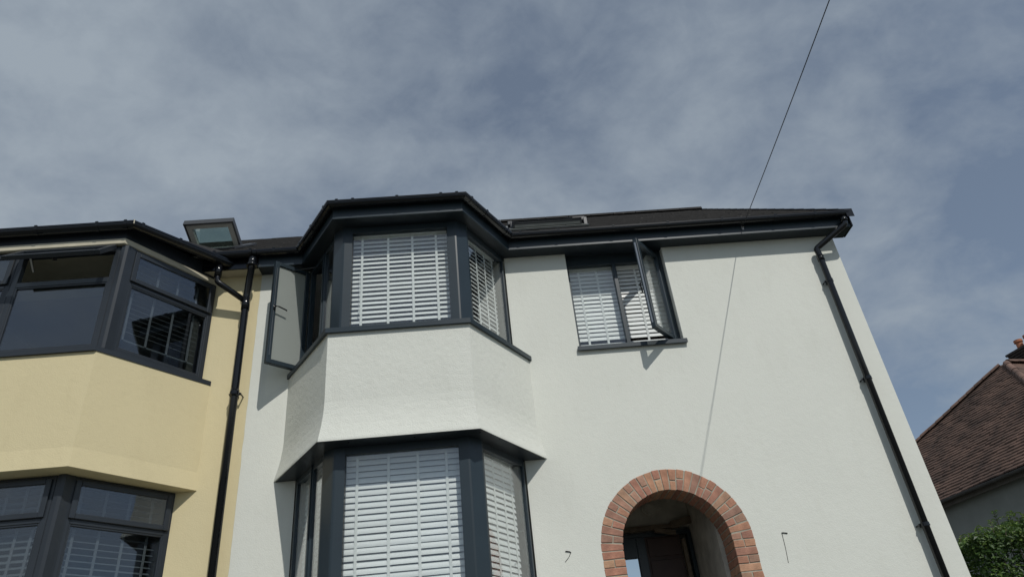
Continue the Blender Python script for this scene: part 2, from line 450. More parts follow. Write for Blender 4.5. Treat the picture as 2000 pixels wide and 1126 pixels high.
# bay apron: render panel between the two windows with a bell-cast foot
bm = bmesh.new()
pr = [(0, 3.598), (0, 3.2), (0.0, 2.86), (0.004, 2.78), (0.012, 2.70), (0.024, 2.62), (0.038, 2.55), (0.055, 2.475), (0.057, 2.452), (0.0, 2.452), (-0.12, 2.452), (-0.12, 3.598)]
sweep(bm, APRON, pr)
apron = obj('bay_wall', bm, WHITE2, house, label='rough white render panel between the bay windows')
# lower dwarf wall of the bay (below the lower sill)
bm = bmesh.new(); sweep(bm, APRON, [(0, GZ - 0.3), (0, 0.86), (-0.12, 0.86), (-0.12, GZ - 0.3)]); obj('bay_wall', bm, WHITE2, house)

def bay_sill(parent, z0):
    bm = bmesh.new()
    prism(bm, SILL + [(0.40, WY + 0.02), (-1.86, WY + 0.02)], z0, z0 + 0.036)
    sweep(bm, SILL, [(0.004, z0 - 0.012), (0.004, z0 + 0.040), (-0.02, z0 + 0.040), (-0.02, z0 - 0.012)])
    return obj('sill', bm, ANTH, parent)

def corner_post(parent, right, z0, z1, y0=6.40, cx=-0.73):
    pts = [(0.52, y0 + 0.09), (0.52, y0), (0.605, y0 - 0.006), (0.622, y0 - 0.004), (0.636, y0 + 0.006), (0.735, y0 + 0.088), (0.748, y0 + 0.112), (0.715, y0 + 0.145)]
    if not right: pts = [(-x, y) for x, y in reversed(pts)]
    bm = bmesh.new(); prism(bm, [(cx + x, y) for x, y in pts], z0, z1)
    return obj('corner_post', bm, ANTH, parent)

def pane(parent, fr, a0, a1, z0, z1, b=-0.012, m=None, th=0.006, name='pane'):
    bm = bmesh.new(); lbox(bm, fr, a0, a1, b - th, b, z0, z1)
    return obj(name, bm, m or GLASS, parent)

def ring_frame(bm, fr, a0, a1, z0, z1, w, b0, b1, bev=0.003, wt=None, wb=None):
    wt = wt or w; wb = wb or w
    lbox(bm, fr, a0, a0 + w, b0, b1, z0, z1, bev); lbox(bm, fr, a1 - w, a1, b0, b1, z0, z1, bev)
    lbox(bm, fr, a0 + w, a1 - w, b0, b1 - 0.002, z0, z0 + wb, bev); lbox(bm, fr, a0 + w, a1 - w, b0, b1 - 0.002, z1 - wt, z1, bev)

FL, FF, FRt = Fr(FRAME[0], FRAME[1]), Fr(FRAME[1], FRAME[2]), Fr(FRAME[2], FRAME[3])


def handle(parent, fr, a, b, z, d=1):
    bm = bmesh.new()
    lbox(bm, fr, a - 0.012, a + 0.012, b, b + 0.012, z - 0.03, z + 0.03, 0.003)
    p0 = fr.p(a, b + 0.014, z); 
    tube(bm, [p0, fr.p(a, b + 0.035, z), fr.p(a + d * 0.03, b + 0.04, z + 0.004), fr.p(a + d * 0.12, b + 0.04, z - 0.012), fr.p(a + d * 0.135, b + 0.038, z - 0.02)], 0.008, 8)
    return obj('handle', bm, BLACK, parent, smooth=True)


def bay_window(z0, z1, open_left, label):
    w = holder('bay_window', house, label)
    bm = bmesh.new()
    fw = FF.len
    lbox(bm, FF, 0.14, fw - 0.14, -0.07, -0.004, z0, z0 + 0.035, 0.003); lbox(bm, FF, 0.14, fw - 0.14, -0.07, -0.004, z1 - 0.075, z1, 0.003)
    ring_frame(bm, FRt, 0.13, FRt.len - 0.01, z0, z1, 0.03, -0.07, -0.012, 0.003, wt=0.075)
    obj('frame', bm, ANTH, w)
    corner_post(w, True, z0, z1); corner_post(w, False, z0, z1)
    pane(w, FF, 0.14, fw - 0.14, z0 + 0.03, z1 - 0.07, -0.03)
    for a_ in (0.139, fw - 0.146):
        bm = bmesh.new(); lbox(bm, FF, a_, a_ + 0.007, -0.03, -0.012, z0 + 0.03, z1 - 0.07); obj('seal', bm, SEAL, w)
    pane(w, FRt, 0.155, FRt.len - 0.035, z0 + 0.03, z1 - 0.07, -0.03)
    # left flank: opening light by the wall, fixed light by the corner post
    ln = FL.len; mid = 0.455
    bm = bmesh.new()
    ring_frame(bm, FL, 0.01, mid, z0, z1, 0.035, -0.07, -0.012, 0.003, wt=0.06)
    ring_frame(bm, FL, mid, ln - 0.13, z0, z1, 0.035, -0.07, -0.012, 0.003, wt=0.06)
    lbox(bm, FL, mid - 0.012, mid + 0.012, -0.012, 0.0, z0, z1)
    obj('frame', bm, ANTH, w)
    pane(w, FL, mid + 0.03, ln - 0.16, z0 + 0.03, z1 - 0.055, -0.03)
    if open_left:
        H = FL.p(0.03, 0.0, 0); D = Vector((-0.742, -0.67, 0)).normalized()
        sf = Fr((H.x + D.x * 0.44, H.y + D.y * 0.44), (H.x, H.y))     # left to right, inner face towards the street
        za, zb = z0 + 0.01, z1 - 0.04
        bm = bmesh.new(); ring_frame(bm, sf, 0, 0.44, za, zb, 0.052, -0.055, 0.0, 0.004); sash = obj('sash', bm, ANTH, w, label='left casement sash swung wide open')
        bm = bmesh.new(); lbox(bm, sf, 0.022, 0.026, -0.002, 0.003, za + 0.09, zb - 0.09); obj('lock_strip', bm, STEEL, w)
        pane(w, sf, 0.045, 0.395, za + 0.045, zb - 0.045, -0.02, FROST)
        handle(w, sf, 0.03, 0.0, (za + zb) / 2 + 0.03, 1)
        bm = bmesh.new(); tube(bm, [FL.p(0.2, -0.02, z1 - 0.06), sf.p(0.2, -0.02, zb - 0.06)], 0.006, 6); obj('stay', bm, BLACK, w)
    else:
        pane(w, FL, 0.04, mid - 0.03, z0 + 0.03, z1 - 0.055, -0.03)
    return w

upw = bay_window(3.64, 5.0, True, 'upper bay window with its left sash open')
bay_sill(upw, 3.601)
loww = bay_window(0.91, 2.453, False, 'lower bay window under the render panel')
bay_sill(loww, 0.868)
bm = bmesh.new()
LS = [(-2.115, WY + 0.02), (-1.478, 6.222), (0.008, 6.222), (0.665, WY + 0.02)]
prism(bm, LS + [(0.42, WY + 0.02), (-0.08, 6.43), (-1.38, 6.43), (-1.88, WY + 0.02)], 2.447, 2.4515)
obj('soffit', bm, SOFF, house, label='dark soffit under the bay render panel')
for (x, y) in ((0.0, 6.30), (0.18, 6.52), (-0.6, 6.28), (-1.2, 6.28)):
    bm = bmesh.new(); tube(bm, [(x, y, 2.4465), (x, y, 2.4435)], 0.008, 8); obj('screw_cap', bm, BLACK, house)

# right-hand first floor window
win = holder('window', house, 'two light window with its right sash open')
WF = Fr((1.190, WY + 0.10), (2.397, WY + 0.10))
bm = bmesh.new()
ring_frame(bm, WF, 0.0, WF.len, 3.70, 5.035, 0.035, -0.07, 0.0, 0.003, wt=0.15, wb=0.05)
lbox(bm, WF, 0.575, 0.622, -0.07, 0.003, 3.751, 4.884, 0.003)
obj('frame', bm, ANTH, win)
bm = bmesh.new(); box(bm, 1.165, 2.425, WY - 0.035, WY + 0.12, 3.666, 3.700, 0.003)
box(bm, 1.165, 2.425, WY - 0.04, WY - 0.030, 3.652, 3.705, 0.002); obj('sill', bm, ANTH, win)
pane(win, WF, 0.03, 0.58, 3.745, 4.89, -0.025)
Hn = WF.p(WF.len - 0.035, 0.005, 0); D = Vector((-0.64, -0.768, 0)).normalized()
sf = Fr((Hn.x + D.x * 0.53, Hn.y + D.y * 0.53), (Hn.x, Hn.y))
bm = bmesh.new(); ring_frame(bm, sf, 0, 0.53, 3.735, 4.955, 0.055, -0.055, 0.0, 0.004); obj('sash', bm, ANTH, win, label='right casement sash swung open')
pane(win, sf, 0.05, 0.48, 3.785, 4.905, -0.02)
bm = bmesh.new(); lbox(bm, sf, -0.002, 0.004, -0.038, -0.020, 3.80, 4.90); obj('lock_strip', bm, STEEL, win)
# the handle sits on the room side (outer normal of this frame faces right of the opening)
bm = bmesh.new(); hz = 4.36
tube(bm, [sf.p(0.03, -0.055, hz), sf.p(0.03, -0.09, hz), sf.p(0.04, -0.095, hz - 0.03), sf.p(0.05, -0.09, hz - 0.12)], 0.008, 8); obj('handle', bm, BLACK, win, smooth=True)

# eaves: soffit board, fascia, gutter
FAS = [(-2.47, 7.03), (-1.955, 7.03), (-1.437, 6.228), (-0.021, 6.228), (0.497, 7.03), (4.757, 7.03)]
bm = bmesh.new()
inner = [(x, y + 0.004) for x, y in FAS]
prism(bm, [(-2.47, 7.034), (-1.953, 7.034), (-1.435, 6.232), (-0.023, 6.232), (0.495, 7.034), (4.755, 7.034), (4.755, WY + 0.06), (-2.47, WY + 0.06)], 5.002, 5.016)
obj('soffit', bm, SOFF, house)
bm = bmesh.new(); sweep(bm, FAS, [(0, 5.0), (0.004, 4.998), (0.004, 5.03), (0.0, 5.034), (0.0, 5.17), (-0.02, 5.17), (-0.02, 5.0)])
obj('fascia', bm, ANTH, house)
bm = bmesh.new()      # boxed end of the eaves
vs = [(7.012, 4.999), (WY + 0.05, 4.999), (WY + 0.05, 5.37), (7.012, 5.205)]
a = [bm.verts.new((4.758, y, z)) for y, z in vs]; b = [bm.verts.new((4.775, y, z)) for y, z in vs]
bm.faces.new(a); bm.faces.new(list(reversed(b)))
for i in range(4): bm.faces.new((a[i], a[(i + 1) % 4], b[(i + 1) % 4], b[i]))
obj('eaves_end', bm, BLACK, house)

GUT = [(-2.47, 6.976), (-1.982, 6.976), (-1.458, 6.174), (0.003, 6.174), (0.527, 6.976), (4.735, 6.976)]
def gprof(r=0.056, z=5.135, th=0.004, dp=0.052):
    o_ = [(r * math.cos(t), z + dp * math.sin(t)) for t in [math.pi + math.pi * k / 10 for k in range(11)]]
    top_o = [(r + 0.006, z), (r + 0.006, z + 0.022), (r - th, z + 0.022)]
    i_ = [((r - th) * math.cos(t), z + (dp - th) * math.sin(t)) for t in [2 * math.pi - math.pi * k / 10 for k in range(11)]]
    return [(-r, z + 0.022)] + o_ + top_o + i_[1:-1] + [(-r + th, z + 0.022)]
def gutter(poly, parent, z=5.135, brackets=(), m=BLACK, name='gutter', r=0.056, dp=0.052):
    bm = bmesh.new(); sweep(bm, poly, gprof(r, z, 0.004, dp)); gut = obj(name, bm, m, parent)
    for (x, y, ux, uy) in brackets:
        fr = Fr((x, y), (x + ux, y + uy)); bm = bmesh.new()
        pts = [((r + 0.004) * math.cos(t), z + (dp + 0.0045) * math.sin(t)) for t in [math.pi + math.pi * k / 10 for k in range(11)]] + [(r + 0.009, z + 0.027)]
        for i in range(len(pts) - 1):
            (b0, z0), (b1, z1) = pts[i], pts[i + 1]
            hexa(bm, [fr.p(-0.016, b0, z0), fr.p(0.016, b0, z0), fr.p(0.016, b0 * 0.95, z0 + 0.004), fr.p(-0.016, b0 * 0.95, z0 + 0.004),
                      fr.p(-0.016, b1, z1), fr.p(0.016, b1, z1), fr.p(0.016, b1 * 0.95, z1 + 0.004), fr.p(-0.016, b1 * 0.95, z1 + 0.004)])
        lbox(bm, fr, -0.014, 0.014, r - 0.008, r + 0.010, z + 0.020, z + 0.033)
        obj('gutter_bracket', bm, m, gut)
    return gut
def along(poly, seg, ts):
    a, b = Vector(poly[seg]), Vector(poly[seg + 1]); u = (b - a).normalized()
    return [(*(a + (b - a) * t), u.x, u.y) for t in ts]
br = along(GUT, 0, (0.4,)) + along(GUT, 1, (0.12, 0.5, 0.90)) + along(GUT, 2, (0.05, 0.17, 0.5, 0.83, 0.95)) + along(GUT, 3, (0.10, 0.42, 0.88)) + along(GUT, 4, (0.03, 0.14, 0.3, 0.46, 0.62, 0.78, 0.9))
gutter(GUT, house, z=5.157, brackets=br, r=0.050, dp=0.040)

# downpipe at the gable corner
bm = bmesh.new()
PX, PY = 4.283, 7.128
pp = rounded([(4.655, 6.962, 5.09), (4.655, 6.962, 4.995), (4.27, PY, 4.765), (PX, PY, 4.70), (PX, PY, GZ + 0.05)], 0.07, 4)
tube(bm, pp, 0.036, 16); 
for z in (4.66,): tube(bm, [(PX, PY, z), (PX, PY, z - 0.07)], 0.042, 16)
tube(bm, [(4.655, 6.962, 5.085), (4.655, 6.962, 5.03)], 0.044, 16)
pipe = obj('downpipe', bm, BLACK, house, smooth=False)
for f in pipe.data.polygons: f.use_smooth = len(f.vertices) == 4
def clip(parent, x, y, z, r, wy=WY):
    bm = bmesh.new(); tube(bm, [(x, y, z + 0.018), (x, y, z - 0.018)], r + 0.006, 16)
    box(bm, x - 0.014, x + 0.014, y + r, wy + 0.005, z - 0.012, z + 0.012)
    box(bm, x - r - 0.020, x + r + 0.020, y + 0.012, y + 0.030, z - 0.014, z + 0.014, 0.004)
    tube(bm, [(x - r - 0.014, y + 0.01, z), (x - r - 0.014, wy, z)], 0.008, 8); tube(bm, [(x + r + 0.014, y + 0.01, z), (x + r + 0.014, wy, z)], 0.008, 8)
    return obj('pipe_clip', bm, BLACK, parent)
for z in (4.30, 3.02, 1.44, 0.1): clip(pipe, PX, PY, z, 0.036)

# main roof
PITCHZ = 0.808
def roof_z(y): return 5.195 + (y - 6.985) * PITCHZ
RYR = 11.30
def tile_run(bm, x0, x1, y0, y1, gauge=0.10, w=0.166, th=0.013):
    rows = int((y1 - y0) / (gauge * 0.778))
    for r in range(rows):
        ya = y0 + r * gauge * 0.778; za = roof_z(ya)
        yb = ya + 0.165; 
        x = x0 - (w / 2 if r % 2 else 0)
        while x < x1:
            xa, xb = max(x + 0.002, x0), min(x + w - 0.002, x1)
            if xb - xa > 0.02:
                j = random.uniform(-0.002, 0.004); jy = random.uniform(-0.004, 0.004)
                zo = za + 0.022 + j; zi = roof_z(yb) + 0.006 + j
                hexa(bm, [Vector(q) for q in ((xa, ya + jy, zo - th), (xb, ya + jy, zo - th), (xb, yb, zi - th), (xa, yb, zi - th),
                                              (xa, ya + jy, zo), (xb, ya + jy, zo), (xb, yb, zi), (xa, yb, zi))])
            x += w
def roof(parent, x0, x1, ylim=None, back=True):
    bm = bmesh.new()
    z0 = roof_z(7.0)
    vs = [(7.0, z0 - 0.01), (RYR, roof_z(RYR) - 0.01), (15.6, z0 - 0.01), (15.6, z0 - 0.05), (RYR, roof_z(RYR) - 0.06), (7.0, z0 - 0.05)]
    a = [bm.verts.new((x0, y, z)) for y, z in vs]; b = [bm.verts.new((x1, y, z)) for y, z in vs]
    for i in range(6): bm.faces.new((a[i], a[(i + 1) % 6], b[(i + 1) % 6], b[i]))
    for q in (a, b):
        bm.faces.new((q[0], q[1], q[4], q[5])); bm.faces.new((q[1], q[2], q[3], q[4]))
    rf = obj('roof', bm, TILE, parent)
    return rf
rf = roof(house, -2.468, 4.72)
bm = bmesh.new(); tile_run(bm, -2.46, 4.72, 6.94, RYR - 0.05)
t_ = obj('roof_tiles', bm, TILE, rf, recalc=False); t_['kind'] = 'stuff'
for k in range(16):
    x = -2.45 + k * 0.45; bm = bmesh.new()
    ring = []
    for xx in (x, x + 0.44):
        ring.append([bm.verts.new((xx, RYR + 0.11 * math.cos(t), roof_z(RYR) - 0.03 + 0.10 * math.sin(t))) for t in [math.pi * q / 8 for q in range(9)]])
    for q in range(8): bm.faces.new((ring[0][q], ring[0][q + 1], ring[1][q + 1], ring[1][q]))
    bm.faces.new(ring[0]); bm.faces.new(ring[1]); obj('ridge_tile', bm, TILE, rf)
# verge capping along the gable
bm = bmesh.new()
for k in range(18):
    ya = 6.93 + k * 0.244; yb = ya + 0.25
    za, zb = roof_z(ya), roof_z(yb)
    hexa(bm, [Vector(q) for q in ((4.70, ya, za - 0.07), (4.79, ya, za - 0.07), (4.79, yb, zb - 0.07), (4.70, yb, zb - 0.07),
                                  (4.70, ya, za + 0.050), (4.79, ya, za + 0.050), (4.79, yb, zb + 0.045), (4.70, yb, zb + 0.045))])
obj('verge', bm, BLACK, house)
# bay roof: low hipped top behind the bay gutter
bm = bmesh.new()
e = [(-1.97, 7.0), (-1.447, 6.19), (-0.010, 6.19), (0.515, 7.0)]
v = [bm.verts.new((x, y, 5.165)) for x, y in e]; t1 = bm.verts.new((-1.2, 7.5, 5.52)); t2 = bm.verts.new((-0.25, 7.5, 5.52))
t0 = bm.verts.new((-1.97, 7.6, 5.60)); t3 = bm.verts.new((0.515, 7.6, 5.60))
bm.faces.new((v[1], v[2], t2, t1)); bm.faces.new((v[0], v[1], t1, t0)); bm.faces.new((v[2], v[3], t3, t2))
obj('bay_roof', bm, LEAD, house)
# moss and droppings on the eaves tiles are left to the tile colour

def roof_window(parent, x0, x1, y0, y1, ang, label, kh=0.085, th=0.075, fm=None, pivot=False):
    """kerb in the roof slope and a top-hung sash opened by ang above the slope"""
    w = holder('roof_window', parent, label)
    sl = math.atan(PITCHZ); c, s_ = math.cos(sl), math.sin(sl)
    ln = (y1 - y0) / c
    def P(x, t, h): return Vector((x, y0 + t * c - h * s_, roof_z(y0) + t * s_ + h * c))
    def sbox(bm, xa, xb, ta, tb, ha, hb):
        hexa(bm, [P(xa, ta, ha), P(xb, ta, ha), P(xb, tb, ha), P(xa, tb, ha), P(xa, ta, hb), P(xb, ta, hb), P(xb, tb, hb), P(xa, tb, hb)])
    bm = bmesh.new(); sbox(bm, x0, x1, 0, 0.06, -0.02, kh); sbox(bm, x0, x1, ln - 0.06, ln, -0.02, kh)
    sbox(bm, x0, x0 + 0.05, 0.061, ln - 0.061, -0.02, kh); sbox(bm, x1 - 0.05, x1, 0.061, ln - 0.061, -0.02, kh); obj('kerb', bm, PINE, w)
    bm = bmesh.new(); sbox(bm, x0 - 0.10, x1 + 0.10, -0.13, -0.005, 0.022, 0.045); sbox(bm, x0 - 0.10, x0 - 0.004, 0, ln + 0.1, 0.022, 0.05); sbox(bm, x1 + 0.004, x1 + 0.10, 0, ln + 0.1, 0.022, 0.05)
    obj('flashing', bm, fm or ALU, w)
    ca, sa = math.cos(ang), math.sin(ang)
    def Q(x, t, h):                                   # t measured from the hinge downwards
        tp = ln / 2 if pivot else ln
        t = t - (ln - tp)
        return P(x, tp - (t * ca - h * sa), kh + 0.005 + t * sa + h * ca)
    def qbox(bm, xa, xb, ta, tb, ha, hb):
        hexa(bm, [Q(xa, ta, ha), Q(xb, ta, ha), Q(xb, tb, ha), Q(xa, tb, ha), Q(xa, ta, hb), Q(xb, ta, hb), Q(xb, tb, hb), Q(xa, tb, hb)])
    bm = bmesh.new(); wd = 0.065
    qbox(bm, x0, x0 + wd, 0, ln, 0.0, 0.05); qbox(bm, x1 - wd, x1, 0, ln, 0.0, 0.05); qbox(bm, x0 + wd, x1 - wd, ln - wd, ln - 0.001, 0.001, 0.05); qbox(bm, x0 + wd, x1 - wd, 0.001, wd, 0.001, 0.05)
    obj('sash', bm, PINE, w)
    bm = bmesh.new(); qbox(bm, x0 - 0.025, x1 + 0.025, ln, ln + 0.03, -0.01, th); qbox(bm, x0 - 0.025, x0 - 0.001, 0, ln - 0.001, -0.005, 0.075); qbox(bm, x1 + 0.001, x1 + 0.025, 0, ln - 0.001, -0.005, 0.075)
    qbox(bm, x0, x0 + wd, 0, ln - 0.001, 0.051, 0.075); qbox(bm, x1 - wd, x1, 0, ln - 0.001, 0.051, 0.075); qbox(bm, x0 + wd, x1 - wd, ln - wd, ln - 0.001, 0.051, 0.075)
    obj('cladding', bm, ALU, w)
    if fm:
        bm = bmesh.new(); qbox(bm, x0, x1, ln + 0.0305, ln + 0.036, -0.008, th - 0.022); obj('sash_trim', bm, fm, w)
    bm = bmesh.new(); qbox(bm, x0 + wd - 0.01, x1 - wd + 0.01, wd - 0.01, ln - wd + 0.01, 0.022, 0.03); obj('pane', bm, GLASSR, w)
    return w
LEADL = mat('pale_lead_sheet', (0.21, 0.22, 0.21), 0.5, var=0.15, vscale=8)
roof_window(house, 0.64, 1.50, 7.50, 8.35, math.radians(1.2), 'closed roof window just above the gutter', 0.035, 0.05, LEADL)
# small hinge and vent covers at the two lower corners of the closed roof window
for xa in (0.56, 1.42):
    bm = bmesh.new(); box(bm, xa, xa + (0.17 if xa > 1 else 0.06), 7.52, 7.60, 5.755, 5.815, 0.006)
    box(bm, xa + (0.14 if xa > 1 else 0.03), xa + (0.19 if xa > 1 else 0.06), 7.50, 7.62, 5.66, 5.79, 0.006)
    obj('hinge_cover', bm, ANTH2, house)

# ---------------------------------------------------------- brick arch
bm = bmesh.new()
def ringpts(r): return [(AX - r, GZ)] + [(AX + r * math.cos(math.pi - math.pi * i / 40), AZ + r * math.sin(math.pi - math.pi * i / 40)) for i in range(41)] + [(AX + r, GZ)]
ro, ri = ringpts(RO - 0.003), ringpts(RI + 0.006)
for y in (7.2095,):
    A = [bm.verts.new((x, y, z)) for x, z in ro]; B = [bm.verts.new((x, y, z)) for x, z in ri]
    A2 = [bm.verts.new((x, y + 0.322, z)) for x, z in ro]; B2 = [bm.verts.new((x, y + 0.322, z)) for x, z in ri]
    for i in range(len(A) - 1):
        bm.faces.new((A[i], A[i + 1], B[i + 1], B[i])); bm.faces.new((B[i], B[i + 1], B2[i + 1], B2[i]))
        bm.faces.new((A2[i], B2[i], B2[i + 1], A2[i + 1])); bm.faces.new((A[i], A2[i], A2[i + 1], A[i + 1]))
archm = obj('brick_arch', bm, MORTAR, house)

def brick_mesh(r0, r1, ha0, ha1, depth, sd):
    """wedge brick: radial r0..r1 (local x from r0), half widths ha0 / ha1 (local z), depth in y"""
    rs = random.Random(sd); bm = bmesh.new(); j = lambda a=0.0032: rs.uniform(-a, a)
    L_ = r1 - r0
    hexa(bm, [Vector(q) for q in ((j(), 0, -ha0 + j()), (L_ + j(0.004), 0, -ha1 + j()), (L_ + j(0.004), depth, -ha1), (0, depth, -ha0),
                                  (j(), 0, ha0 + j()), (L_ + j(0.004), 0, ha1 + j()), (L_ + j(0.004), depth, ha1), (0, depth, ha0))], 0.004)
    bmesh.ops.recalc_face_normals(bm, faces=bm.faces)
    me = bpy.data.meshes.new('brick'); bm.to_mesh(me); bm.free(); me.materials.append(BRICK); return me
NV = 27; dth = math.pi / NV; JW = 0.0055
def hw(r): return r * math.tan(dth / 2) - JW
MID = RI + 0.118
v_full = [brick_mesh(RI, RO, hw(RI), hw(RO), 0.33, k) for k in range(3)]
v_in = [brick_mesh(RI, MID - 0.005, hw(RI), hw(MID - 0.005), 0.33, 10 + k) for k in range(3)]
v_out = [brick_mesh(MID + 0.005, RO, hw(MID + 0.005), hw(RO), 0.33, 20 + k) for k in range(3)]
v_in2 = [brick_mesh(RI, RI + 0.09, hw(RI), hw(RI + .09), 0.33, 30 + k) for k in range(2)]
v_out2 = [brick_mesh(RI + 0.10, RO, hw(RI + .10), hw(RO), 0.33, 40 + k) for k in range(2)]
c_full = [brick_mesh(0, RO - RI, 0.0325, 0.0325, 0.33, 50 + k) for k in range(3)]
c_a = [brick_mesh(0, 0.102, 0.0325, 0.0325, 0.33, 60 + k) for k in range(2)]
def place_brick(me, x, z, ang, base=0.0):
    o = bpy.data.objects.new('brick', me); COL.objects.link(o); o.parent = archm
    o.location = (x + base * math.cos(ang), 7.2045 + random.uniform(-0.003, 0.002), z + base * math.sin(ang))
    o.rotation_euler = (0, -ang + random.uniform(-0.006, 0.006), 0)
rb = random.Random(5)
pat = [0, 1] * 14
pat = [1, 0, 1, 0, 1, 0, 0, 1, 1, 0, 0, 1, 1, 0, 1, 0, 1, 0, 1, 0, 0, 1, 0, 1, 0, 1, 0]
for i in range(NV):
    ang = (i + 0.5) * dth
    if pat[i]: 
        if rb.random() < 0.5:
            place_brick(rb.choice(v_in), AX, AZ, ang, RI); place_brick(rb.choice(v_out), AX, AZ, ang, MID + 0.005)
        else:
            place_brick(rb.choice(v_in2), AX, AZ, ang, RI); place_brick(rb.choice(v_out2), AX, AZ, ang, RI + 0.10)
    else: place_brick(rb.choice(v_full), AX, AZ, ang, RI)
for side in (0, 1):
    for k in range(26):
        z = AZ - 0.0375 - k * 0.075
        if z < GZ + 0.03: break
        ang = 0.0 if side == 0 else math.pi
        if (k + side) % 2: place_brick(rb.choice(c_full), AX, z, ang, RI)
        else:
            sh = 0.0
            place_brick(rb.choice(c_a), AX, z, ang, RI); place_brick(rb.choice(c_a), AX, z, ang, RI + 0.112)

# ---------------------------------------------------------- porch behind the arch
porch = holder('porch', house)
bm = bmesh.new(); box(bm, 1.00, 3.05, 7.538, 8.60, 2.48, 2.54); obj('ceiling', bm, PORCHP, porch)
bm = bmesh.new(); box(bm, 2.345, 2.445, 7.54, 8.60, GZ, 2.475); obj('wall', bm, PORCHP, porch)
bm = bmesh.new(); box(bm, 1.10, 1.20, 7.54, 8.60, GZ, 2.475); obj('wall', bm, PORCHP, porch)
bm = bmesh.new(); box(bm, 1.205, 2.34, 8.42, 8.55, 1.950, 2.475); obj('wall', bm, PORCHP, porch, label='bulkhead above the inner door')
bm = bmesh.new(); tube(bm, [(1.885, 8.417, 2.155), (1.885, 8.395, 2.155)], 0.078, 24); tube(bm, [(1.885, 8.396, 2.155), (1.885, 8.375, 2.155)], 0.055, 24); obj('round_vent', bm, PORCHP, porch)
bm = bmesh.new(); box(bm, 1.205, 2.20, 8.37, 8.418, 1.915, 1.965, 0.004); obj('lath', bm, WOODO, porch)
for (xa, xb, za, zb, rr) in ((1.62, 1.86, 1.900, 1.931, 0.02), (1.90, 2.14, 1.885, 1.930, -0.05), (2.10, 2.36, 1.905, 1.985, 0.05)):
    bm = bmesh.new(); hexa(bm, [Vector(q) for q in ((xa, 8.355, za), (xb, 8.355, za + rr), (xb, 8.40, za + rr), (xa, 8.40, za), (xa, 8.355, zb), (xb, 8.355, zb + rr), (xb, 8.40, zb + rr), (xa, 8.40, zb))])
    obj('broken_lath', bm, WOODO, porch)
DF = Fr((1.485, 8.47), (2.34, 8.47))
bm = bmesh.new(); ring_frame(bm, DF, 0.0, 0.85, GZ + 0.02, 1.91, 0.045, -0.08, 0.0, 0.003); lbox(bm, DF, 0.205, 0.305, -0.08, 0.002, GZ + 0.1, 1.86, 0.003)
lbox(bm, DF, 0.046, 0.204, -0.08, -0.004, 1.645, 1.86, 0.003); obj('door_frame', bm, ANTH, porch)
pane(porch, DF, 0.044, 0.207, GZ + 0.1, 1.648, -0.03)
bm = bmesh.new(); lbox(bm, DF, 0.307, 0.72, -0.05, -0.02, GZ + 0.1, 1.86, 0.003); lbox(bm, DF, 0.33, 0.70, -0.02, -0.008, GZ + 0.2, 1.60, 0.004); lbox(bm, DF, 0.33, 0.70, -0.02, -0.008, 1.64, 1.84, 0.004)
obj('door', bm, DOORB, porch)
bm = bmesh.new(); lbox(bm, DF, 0.725, 0.765, -0.02, 0.04, GZ + 0.1, 1.80, 0.003); obj('batten', bm, WOODO, porch)

# ================================================================== YELLOW HOUSE
yh = thing('yellow_house', 'pale yellow rendered house with dark grey bay windows', 'house', (-4.4, WY, GZ))
bm = bmesh.new()
filled(bm, [[(-9.5, GZ - 0.4), (-9.5, 5.16)] + [(x - 0.0015, z) for x, z in reversed(EDGE)], [(-5.70, 0.55), (-5.70, 2.44), (-5.78, 2.44), (-5.78, 5.0), (-3.02, 5.0), (-3.02, 2.44), (-3.09, 2.44), (-3.09, 0.55)]], WY + 0.002, WY + 0.25)
obj('wall', bm, YELLOW, yh)
bm = bmesh.new(); box(bm, -9.5, -9.3, WY + 0.252, 15.1, GZ - 0.4, 5.1); obj('wall', bm, YELLOW, yh)
bm = bmesh.new(); box(bm, -9.29, -2.57, 15.15, 15.4, GZ - 0.4, 5.1); obj('wall', bm, YELLOW, yh)
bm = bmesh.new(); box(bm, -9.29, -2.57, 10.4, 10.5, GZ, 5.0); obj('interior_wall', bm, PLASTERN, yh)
NCX = -4.40
def mirx(p): return (2 * NCX - p[0], p[1])
def bayline(c, a): return [mirx(a), mirx(c), c, a]
NAP = bayline((-3.665, 6.262), (-2.857, WY + 0.05))
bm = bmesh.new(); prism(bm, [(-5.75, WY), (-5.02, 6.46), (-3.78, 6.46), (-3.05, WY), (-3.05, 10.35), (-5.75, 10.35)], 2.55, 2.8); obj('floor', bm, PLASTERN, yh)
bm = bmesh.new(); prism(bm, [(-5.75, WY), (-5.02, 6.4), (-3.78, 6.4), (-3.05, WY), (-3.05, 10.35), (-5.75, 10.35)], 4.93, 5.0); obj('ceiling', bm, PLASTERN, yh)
bm = bmesh.new(); sweep(bm, NAP, [(0, 3.595), (0.0, 2.62), (0.006, 2.54), (0.014, 2.432), (0.0, 2.427), (-0.26, 2.427), (-0.26, 3.595)])
obj('bay_wall', bm, YELLOW, yh)
bm = bmesh.new(); sweep(bm, NAP, [(-0.08, GZ - 0.3), (-0.08, 0.86), (-0.26, 0.86), (-0.26, GZ - 0.3)]); obj('bay_wall', bm, YELLOW, yh)

